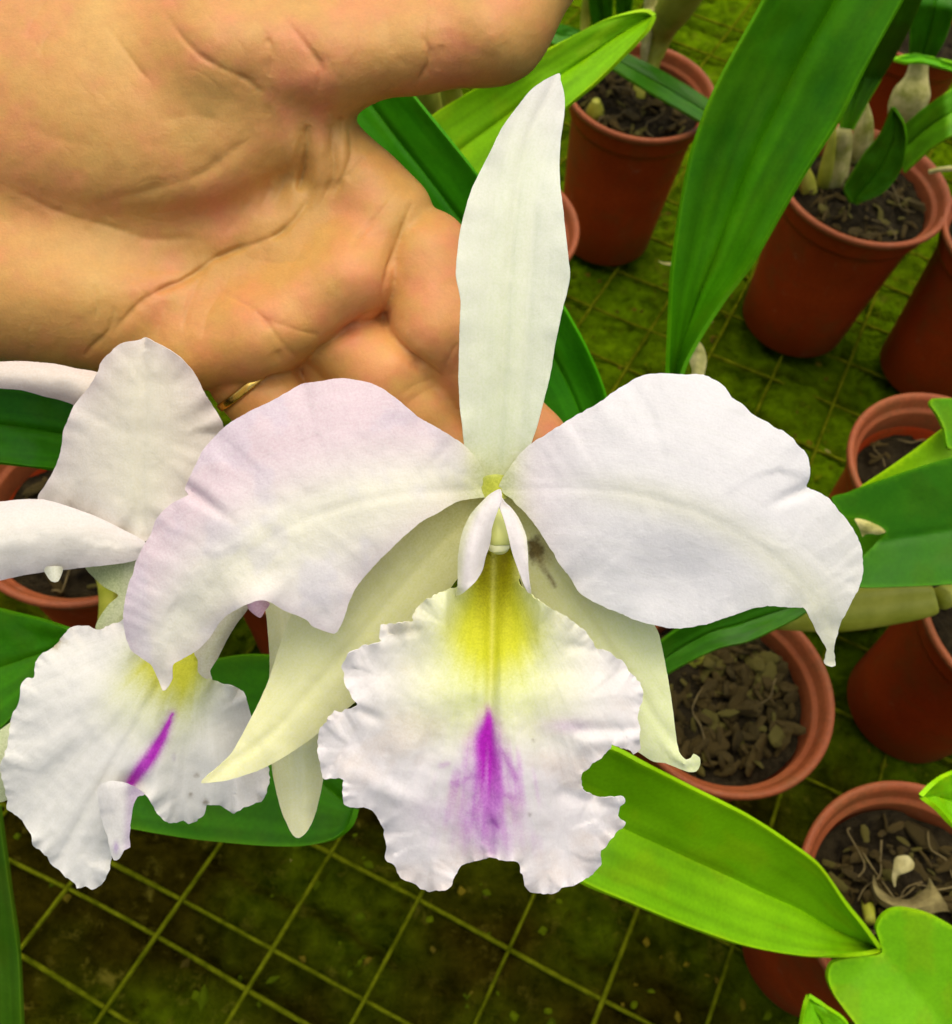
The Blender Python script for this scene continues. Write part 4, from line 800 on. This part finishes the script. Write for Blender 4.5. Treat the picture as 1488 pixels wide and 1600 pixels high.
# ------------------------------------------------------------------ hand
ZH = .262
def build_hand():
    H = 4.5; lo = np.array([-230, -230, -190.]); hi = np.array([990, 900, 190.])
    dims = ((hi - lo) / H).astype(int) + 1
    D = np.full(dims, 200.0, np.float32)
    ax = [lo[k] + H * np.arange(dims[k]) for k in range(3)]
    def region(mn, mx):
        a = np.clip(((np.array(mn) - lo) / H).astype(int), 0, dims - 1); b = np.clip(((np.array(mx) - lo) / H).astype(int) + 2, 1, dims)
        sl = tuple(slice(a[k], b[k]) for k in range(3))
        X, Y, W = np.meshgrid(*(ax[k][sl[k]].astype(np.float32) for k in range(3)), indexing='ij'); return sl, X, Y, W
    def blend(sl, d, k):
        o = D[sl]; h = np.clip(.5 + .5 * (o - d) / k, 0, 1); D[sl] = o * (1 - h) + d * h - k * h * (1 - h)
    def cone(a, b, ra, rb, k=30, flat=1.0):
        a = np.array(a, float); b = np.array(b, float); r = max(ra, rb) + 70
        sl, X, Y, W = region(np.minimum(a, b) - r, np.maximum(a, b) + r); e = b - a; l2 = e @ e
        px, py, pw = X - a[0], Y - a[1], W - a[2]; h = np.clip((px * e[0] + py * e[1] + pw * e[2]) / l2, 0, 1)
        d = np.sqrt((px - h * e[0]) ** 2 + (py - h * e[1]) ** 2 + ((pw - h * e[2]) / flat) ** 2) - (ra + (rb - ra) * h)
        blend(sl, d, k)
    def ell(c, r, k=40, rot=0.0):
        c = np.array(c, float); R_ = max(r) + 70; sl, X, Y, W = region(c - R_, c + R_)
        x, y, w_ = X - c[0], Y - c[1], W - c[2]; ca, sa = math.cos(rot), math.sin(rot); x, y = x * ca + y * sa, -x * sa + y * ca
        k0 = np.sqrt((x / r[0]) ** 2 + (y / r[1]) ** 2 + (w_ / r[2]) ** 2) + 1e-6; k1 = np.sqrt((x / r[0] ** 2) ** 2 + (y / r[1] ** 2) ** 2 + (w_ / r[2] ** 2) ** 2) + 1e-9
        blend(sl, k0 * (k0 - 1) / k1, k)
    # wrist and palm
    cone((-260, 330, -40), (60, 330, -35), 150, 150, 30, .55)
    cone((-200, 250, -35), (575, 330, -28), 110, 72, 50, .8)
    cone((-200, 350, -35), (530, 410, -22), 110, 78, 50, .85)
    cone((-200, 410, -35), (430, 495, -22), 105, 78, 50, .85)
    cone((-200, 440, -35), (300, 535, -20), 96, 64, 50, .95)
    ell((60, 440, 0), (240, 98, 82), 45, .12)                       # hypothenar
    ell((215, 175, 30), (320, 165, 98), 40, -.10)                   # thenar
    ell((60, 90, 15), (300, 170, 90), 60, .0)
    cone((420, 125, 12), (560, 268, -10), 52, 44, 45)               # web
    cone((470, 205, -5), (615, 335, -15), 44, 62, 40)
    cone((545, 425, 8), (400, 515, 8), 74, 78, 30)                  # pads under the fingers
    cone((380, 525, 4), (290, 545, 0), 76, 66, 30)
    cone((585, 350, -6), (545, 430, 2), 62, 70, 30)
    # thumb
    cone((330, 60, 45), (520, 66, 40), 112, 98, 55); cone((520, 66, 40), (650, 52, 36), 98, 92, 40)
    cone((650, 52, 36), (762, 32, 32), 91, 98, 26); cone((762, 32, 32), (852, -48, 26), 98, 66, 30)
    # fingers: index, middle, ring, little
    cone((664, 398, -12), (690, 505, -8), 74, 80, 7); cone((690, 505, -8), (722, 560, -22), 78, 60, 22)
    cone((735, 580, -34), (835, 690, -44), 60, 50, 12); cone((835, 690, -44), (905, 790, -60), 51, 40, 16)
    cone((528, 528, -34), (600, 580, -26), 62, 72, 5); cone((600, 580, -26), (650, 640, -34), 71, 58, 18)
    cone((650, 640, -36), (740, 760, -60), 57, 47, 10); cone((740, 760, -60), (790, 850, -84), 47, 38, 16)
    cone((560, 440, -45), (640, 545, -58), 42, 40, 12); cone((440, 540, -55), (520, 600, -66), 40, 40, 12)
    cone((385, 588, -30), (470, 690, -32), 62, 62, 5); cone((470, 690, -32), (570, 820, -80), 60, 45, 12)
    cone((255, 610, -66), (310, 720, -80), 46, 44, 6); cone((310, 720, -80), (370, 820, -94), 44, 34, 10)
    # surface nets
    S = D < 0; nx, ny, nz = dims
    c8 = [S[i:nx - 1 + i, j:ny - 1 + j, k:nz - 1 + k] for i in (0, 1) for j in (0, 1) for k in (0, 1)]
    tot = sum(c.astype(np.int8) for c in c8); act = (tot > 0) & (tot < 8); idx = np.full(act.shape, -1, np.int64); cells = np.argwhere(act); idx[act] = np.arange(len(cells))
    acc = np.zeros((len(cells), 3)); cnt = np.zeros(len(cells)); corners = [(i, j, k) for i in (0, 1) for j in (0, 1) for k in (0, 1)]
    vals = [D[cells[:, 0] + i, cells[:, 1] + j, cells[:, 2] + k] for i, j, k in corners]
    for p in range(8):
        for q in range(p + 1, 8):
            if sum(abs(a - b) for a, b in zip(corners[p], corners[q])) != 1: continue
            m = (vals[p] < 0) != (vals[q] < 0); t = vals[p] / (vals[p] - vals[q] + 1e-12)
            pt = np.array(corners[p]) + t[:, None] * (np.array(corners[q]) - np.array(corners[p])); acc[m] += pt[m]; cnt[m] += 1
    Vp = lo + H * (cells + acc / cnt[:, None]); Fc = []
    for a in range(3):
        b, c = (a + 1) % 3, (a + 2) % 3
        s0 = [slice(None)] * 3; s1 = [slice(None)] * 3; s0[a] = slice(0, -1); s1[a] = slice(1, None)
        A0, A1 = S[tuple(s0)], S[tuple(s1)]; e = np.argwhere(A0 != A1)
        e = e[(e[:, b] > 0) & (e[:, c] > 0) & (e[:, b] < dims[b] - 1) & (e[:, c] < dims[c] - 1)]
        fl = A0[e[:, 0], e[:, 1], e[:, 2]]
        def g(db, dc):
            q = e.copy(); q[:, b] += db; q[:, c] += dc; return idx[q[:, 0], q[:, 1], q[:, 2]]
        quad = np.stack([g(-1, -1), g(0, -1), g(0, 0), g(-1, 0)], 1); quad[~fl] = quad[~fl][:, ::-1]; Fc.append(quad)
    Fc = np.concatenate(Fc); Fc = Fc[(Fc >= 0).all(1)]
    # Laplacian smoothing (removes voxel steps)
    ed = np.concatenate([Fc[:, [0, 1]], Fc[:, [1, 2]], Fc[:, [2, 3]], Fc[:, [3, 0]]])
    n = len(Vp); deg = np.bincount(ed.ravel(), minlength=n).astype(float); deg[deg == 0] = 1
    for it in range(3):
        sm = np.zeros_like(Vp)
        for k in range(3): sm[:, k] = np.bincount(ed[:, 0], Vp[ed[:, 1], k], n) + np.bincount(ed[:, 1], Vp[ed[:, 0], k], n)
        Vp = Vp * .5 + .5 * sm / deg[:, None]
    # one level of subdivision on the quads (simple), so that creases are fine
    e2 = np.sort(np.concatenate([Fc[:, [0, 1]], Fc[:, [1, 2]], Fc[:, [2, 3]], Fc[:, [3, 0]]]), axis=1); ue, inv = np.unique(e2, axis=0, return_inverse=True); inv = inv.ravel(); nf = len(Fc)
    front = None
    Vn = np.concatenate([Vp, (Vp[ue[:, 0]] + Vp[ue[:, 1]]) / 2, Vp[Fc].mean(1)])
    m = [n + inv[k * nf:(k + 1) * nf] for k in range(4)]; fc = n + len(ue) + np.arange(nf)
    Q = np.concatenate([np.stack([Fc[:, 0], m[0], fc, m[3]], 1), np.stack([Fc[:, 1], m[1], fc, m[0]], 1), np.stack([Fc[:, 2], m[2], fc, m[1]], 1), np.stack([Fc[:, 3], m[3], fc, m[2]], 1)])
    Vp = Vn; Fc = Q; n = len(Vp)
    ed = np.concatenate([Fc[:, [0, 1]], Fc[:, [1, 2]], Fc[:, [2, 3]], Fc[:, [3, 0]]]); deg = np.bincount(ed.ravel(), minlength=n).astype(float); deg[deg == 0] = 1
    for it in range(2):
        sm = np.zeros_like(Vp)
        for k in range(3): sm[:, k] = np.bincount(ed[:, 0], Vp[ed[:, 1], k], n) + np.bincount(ed[:, 1], Vp[ed[:, 0], k], n)
        Vp = Vp * .5 + .5 * sm / deg[:, None]
    fn = np.cross(Vp[Fc[:, 2]] - Vp[Fc[:, 0]], Vp[Fc[:, 3]] - Vp[Fc[:, 1]]); nrm = np.zeros_like(Vp)
    for k in range(3):
        for j in range(4): nrm[:, k] += np.bincount(Fc[:, j], fn[:, k], n)
    nrm /= np.linalg.norm(nrm, axis=1)[:, None] + 1e-9
    if (nrm[:, 2] * (Vp[:, 2] - Vp[:, 2].mean())).sum() < 0: nrm = -nrm; Fc = Fc[:, ::-1]
    # skin creases: (polyline, depth, width)
    CR = [([(484, 195), (480, 202), (481, 225), (476, 262), (466, 300)], 9, 6), ([(500, 285), (484, 310), (464, 340), (437, 364), (403, 379), (370, 389), (336, 404), (312, 424), (289, 438), (249, 455), (218, 475), (192, 502), (172, 526)], 8, 7),
          ([(0, 286), (44, 309), (84, 329), (141, 346), (202, 363), (235, 373), (302, 373), (330, 384)], 3.5, 8), ([(145, 319), (202, 306), (269, 286), (319, 269), (356, 242), (403, 208)], 4, 13),
          ([(255, 17), (286, 60), (319, 91), (363, 114), (386, 124), (410, 148)], 4, 7), ([(161, 34), (195, 77), (222, 114), (242, 134)], 2.4, 5), ([(72, 0), (50, 37), (40, 60)], 2, 5), ([(104, 17), (74, 57), (60, 90)], 1.8, 5),
          ([(437, 20), (471, 62), (493, 90), (502, 108), (497, 139), (511, 164)], 4, 7), ([(400, 30), (425, 75), (422, 120)], 2.2, 6), ([(669, 20), (663, 62), (671, 80), (668, 102), (655, 126), (652, 142)], 4, 5), ([(690, 70), (686, 110)], 2, 7),
          ([(520, 191), (518, 224), (523, 255), (518, 283), (505, 314), (490, 340)], 5, 6), ([(541, 191), (549, 224), (546, 252), (528, 293), (520, 310)], 5, 6), ([(533, 180), (532, 215)], 3, 5), ([(570, 245), (556, 262), (540, 280)], 4, 6),
          ([(478, 202), (455, 262), (430, 320), (420, 345)], 3, 8), ([(625, 293), (597, 329), (575, 355), (559, 375), (556, 392)], 2.6, 4.5), ([(645, 314), (630, 357), (617, 395), (602, 434), (596, 474), (592, 486)], 6, 6), ([(380, 402), (430, 408), (482, 405)], 1.6, 5),
          ([(336, 440), (353, 457), (399, 485), (424, 516), (445, 541), (467, 562)], 3.5, 6), ([(399, 490), (424, 502), (470, 516), (500, 522)], 1.8, 4.5), ([(323, 418), (302, 461), (292, 488), (286, 520)], 3.2, 6), ([(346, 451), (325, 490), (316, 530)], 2.4, 6),
          ([(148, 444), (151, 478), (150, 500)], 2.2, 5), ([(180, 478), (171, 515), (144, 542), (132, 558)], 4, 5), ([(205, 430), (222, 455), (240, 470)], 2, 7), ([(235, 425), (270, 420), (300, 425)], 2, 7), ([(260, 470), (250, 510), (252, 540)], 2.5, 9), ([(716, 536), (702, 560), (693, 586)], 3, 4), ([(724, 545), (710, 575)], 2, 4),
          ([(680, 590), (646, 603), (628, 618)], 1.6, 4), ([(690, 600), (660, 614), (635, 632)], 1.4, 4), ([(430, 545), (440, 570)], 2, 5), ([(120, 440), (100, 470), (110, 500)], 1.2, 9), ([(20, 180), (80, 215), (160, 230)], 1.2, 12), ([(240, 190), (300, 180), (350, 190)], 1.2, 10), ([(390, 310), (370, 345), (345, 370)], 3, 9), ([(425, 290), (400, 340)], 2.6, 7)]
    CR += [([(596, 484), (606, 515), (630, 545), (660, 570), (694, 590)], 10, 5), ([(462, 572), (500, 545), (540, 518), (574, 492), (596, 485)], 9, 5), ([(345, 640), (372, 615), (410, 598), (466, 574)], 9, 5), ([(466, 574), (474, 590), (482, 606)], 8, 4)]
    r3 = np.random.RandomState(17)
    for k in range(120):
        cx, cy = r3.uniform(-20, 640), r3.uniform(-10, 560); ln = r3.uniform(25, 85); an = (math.radians(55) if cy < 230 else math.radians(-62 if cx > 230 else 80)) + r3.normal(0, .4)
        if r3.rand() < .25: an += 1.4
        bd = r3.normal(0, .25); CR.append(([(cx + ln * u * math.cos(an + bd * u), cy + ln * u * math.sin(an + bd * u)) for u in (-.5, -.2, .15, .5)], r3.uniform(.25, .8), r3.uniform(2.2, 3.8)))
    fr = sstep(.05, .35, nrm[:, 2]); sel = np.where((nrm[:, 2] > 0) & (Vp[:, 2] > -110))[0]
    x, y = Vp[sel, 0], Vp[sel, 1]; disp = np.zeros(len(sel)); ao = np.zeros(len(sel))
    for pl, dp, wd in CR:
        pl = spline(pl, 10, False); bb = (x > pl[:, 0].min() - 40) & (x < pl[:, 0].max() + 40) & (y > pl[:, 1].min() - 40) & (y < pl[:, 1].max() + 40)
        d, a, s, l = dist_poly(x[bb], y[bb], pl, False); tp = np.clip(np.minimum(a, l - a) / (.22 * l), 0, 1) ** .7
        tp = tp * (.8 + .35 * vnoise(a / 25, a * 0, 3)); d = d + 1.2 * vnoise(x[bb] / 14, y[bb] / 14, 9)
        disp[bb] += tp * dp * (-.55 * np.exp(-(d / (.75 * wd)) ** 2) - .5 * np.exp(-np.abs(d) / (1.9 * wd)) + .12 * np.exp(-((d - 3.4 * wd) / (1.8 * wd)) ** 2))
    for cx, cy, rx, ry, a in ((330, 405, 110, 40, -14), (200, 400, 120, 35, -6), (430, 270, 45, 60, -7), (440, 530, 55, 45, 7), (540, 430, 50, 45, 6), (320, 300, 110, 45, 8), (80, 470, 90, 50, 6), (500, 260, 18, 70, 9), (460, 270, 13, 55, 8), (535, 230, 10, 50, 5), (560, 330, 40, 40, -4), (590, 40, 60, 50, -5), (770, 40, 60, 60, 5), (480, 130, 50, 30, 6), (350, 60, 60, 50, 6)):
        disp += a * np.exp(-((x - cx) / rx) ** 2 - ((y - cy) / ry) ** 2)
    # fine skin lines following the palm
    disp += 1.0 * fbm(x / 60, y / 60, 21, 3) * 2.2 + .10 * vnoise((x * .5 + y * .85) / 9, (x * .85 - y * .5) / 55, 23) * sstep(-.2, .3, fbm(x / 110, y / 110, 24)) + .05 * vnoise((x * .9 - y * .4) / 7, (x * .4 + y * .9) / 45, 25) + .08 * vnoise(x / 6, y / 6, 26)
    Vp[sel] += nrm[sel] * (disp * fr[sel])[:, None]
    V = P(Vp[:, 0], Vp[:, 1], ZH - Vp[:, 2] * ZH / FPX)
    # pigment: warm blush on pads and finger bases, yellowish thenar
    bl = np.zeros(n); X, Y = Vp[:, 0], Vp[:, 1]
    for cx, cy, r, a in ((330, 340, 60, .55), (480, 170, 60, .4), (400, 560, 90, .35), (680, 490, 80, .45), (300, 480, 70, .35), (30, 330, 60, .35), (620, 600, 70, .35), (690, 110, 50, .35), (740, 50, 50, .3), (240, 130, 50, .3), (850, 650, 60, .4), (400, 640, 60, .4), (420, 90, 60, .35)):
        bl += a * np.exp(-((X - cx) ** 2 + (Y - cy) ** 2) / r ** 2)
    bl += .8 * fbm(X / 80, Y / 80, 31, 4) + .35 * fbm(X / 25, Y / 25, 35, 3)
    base = np.array([.49, .252, .066]); red = np.array([.54, .198, .080]); yel = np.array([.49, .296, .076])
    col = lerp(np.repeat(base[None], n, 0), red, np.clip(bl * 1.25, 0, 1)); col = lerp(col, yel, np.clip(-bl * 1.4, 0, 1) * .8)
    pale = np.exp(-((X - 640) ** 2 + (Y - 560) ** 2) / 170 ** 2); col = lerp(col, col * np.array([1.22, 1.25, 1.35]), np.clip(pale, 0, 1))  # fingers lightened in colour to offset the flower's shade on them
    m, nt, b = newmat('skin'); at = N(nt, 'ShaderNodeAttribute', attribute_name='pig'); tc = N(nt, 'ShaderNodeTexCoord')
    f1 = noise(nt, tc.outputs['Object'], 260, 4, .6, .3, .7); f2 = noise(nt, tc.outputs['Object'], 1400, 3, .6, .3, .7)
    vo = N(nt, 'ShaderNodeTexVoronoi', feature='DISTANCE_TO_EDGE'); vo.inputs['Scale'].default_value = 520; L(nt, tc.outputs['Object'], vo.inputs['Vector'])
    c = mixc(nt, .05, at.outputs['Color'], f1, 'OVERLAY'); L(nt, mixc(nt, .05, c, f2, 'OVERLAY'), b.inputs['Base Color'])
    b.inputs['Roughness'].default_value = .45; b.inputs['Specular IOR Level'].default_value = .28; sss(b, .35, (1.0, .38, .16), .003)
    p = bump(nt, b, math_(nt, 'MINIMUM', vo.outputs['Distance'], .10), .22, .0005); bump(nt, b, math_(nt, 'ADD', f1, f2), .16, .0002, p)
    org = P(-150, 350, ZH)
    hd = thing('hand', org, 'bare left hand, palm facing the viewer, cupping the large white orchid from behind', 'hand')
    meshobj('skin', V, Fc.tolist(), m, hd, col)
build_hand()
# gold ring on the ring finger
def build_ring():
    m, nt, b = newmat('gold'); b.inputs['Base Color'].default_value = (.85, .58, .14, 1); b.inputs['Metallic'].default_value = 1; b.inputs['Roughness'].default_value = .25
    tc = N(nt, 'ShaderNodeTexCoord'); bump(nt, b, noise(nt, tc.outputs['Object'], 900, 3), .2, .0003)
    c = np.array([392., 597., -30.]); axd = np.array([58., 70., -4.]); axd /= np.linalg.norm(axd); u = np.cross(axd, [0, 0, 1]); u /= np.linalg.norm(u); v = np.cross(axd, u)
    V = []; Fc = []; n, k = 64, 10
    for i in range(n):
        a = 2 * math.pi * i / n; d = u * math.cos(a) + v * math.sin(a)
        for j in range(k):
            q = 2 * math.pi * j / k; p = c + d * (63.6 + 2.4 * math.cos(q)) + axd * 7 * math.sin(q); V.append(P(p[0], p[1], ZH - p[2] * ZH / FPX))
    for i in range(n):
        for j in range(k): Fc.append((i * k + j, i * k + (j + 1) % k, ((i + 1) % n) * k + (j + 1) % k, ((i + 1) % n) * k + j))
    o = meshobj('finger_ring', V, Fc, m); tag(o, 'thin gold ring on the ring finger, just showing beside the left petal', 'ring')
build_ring()
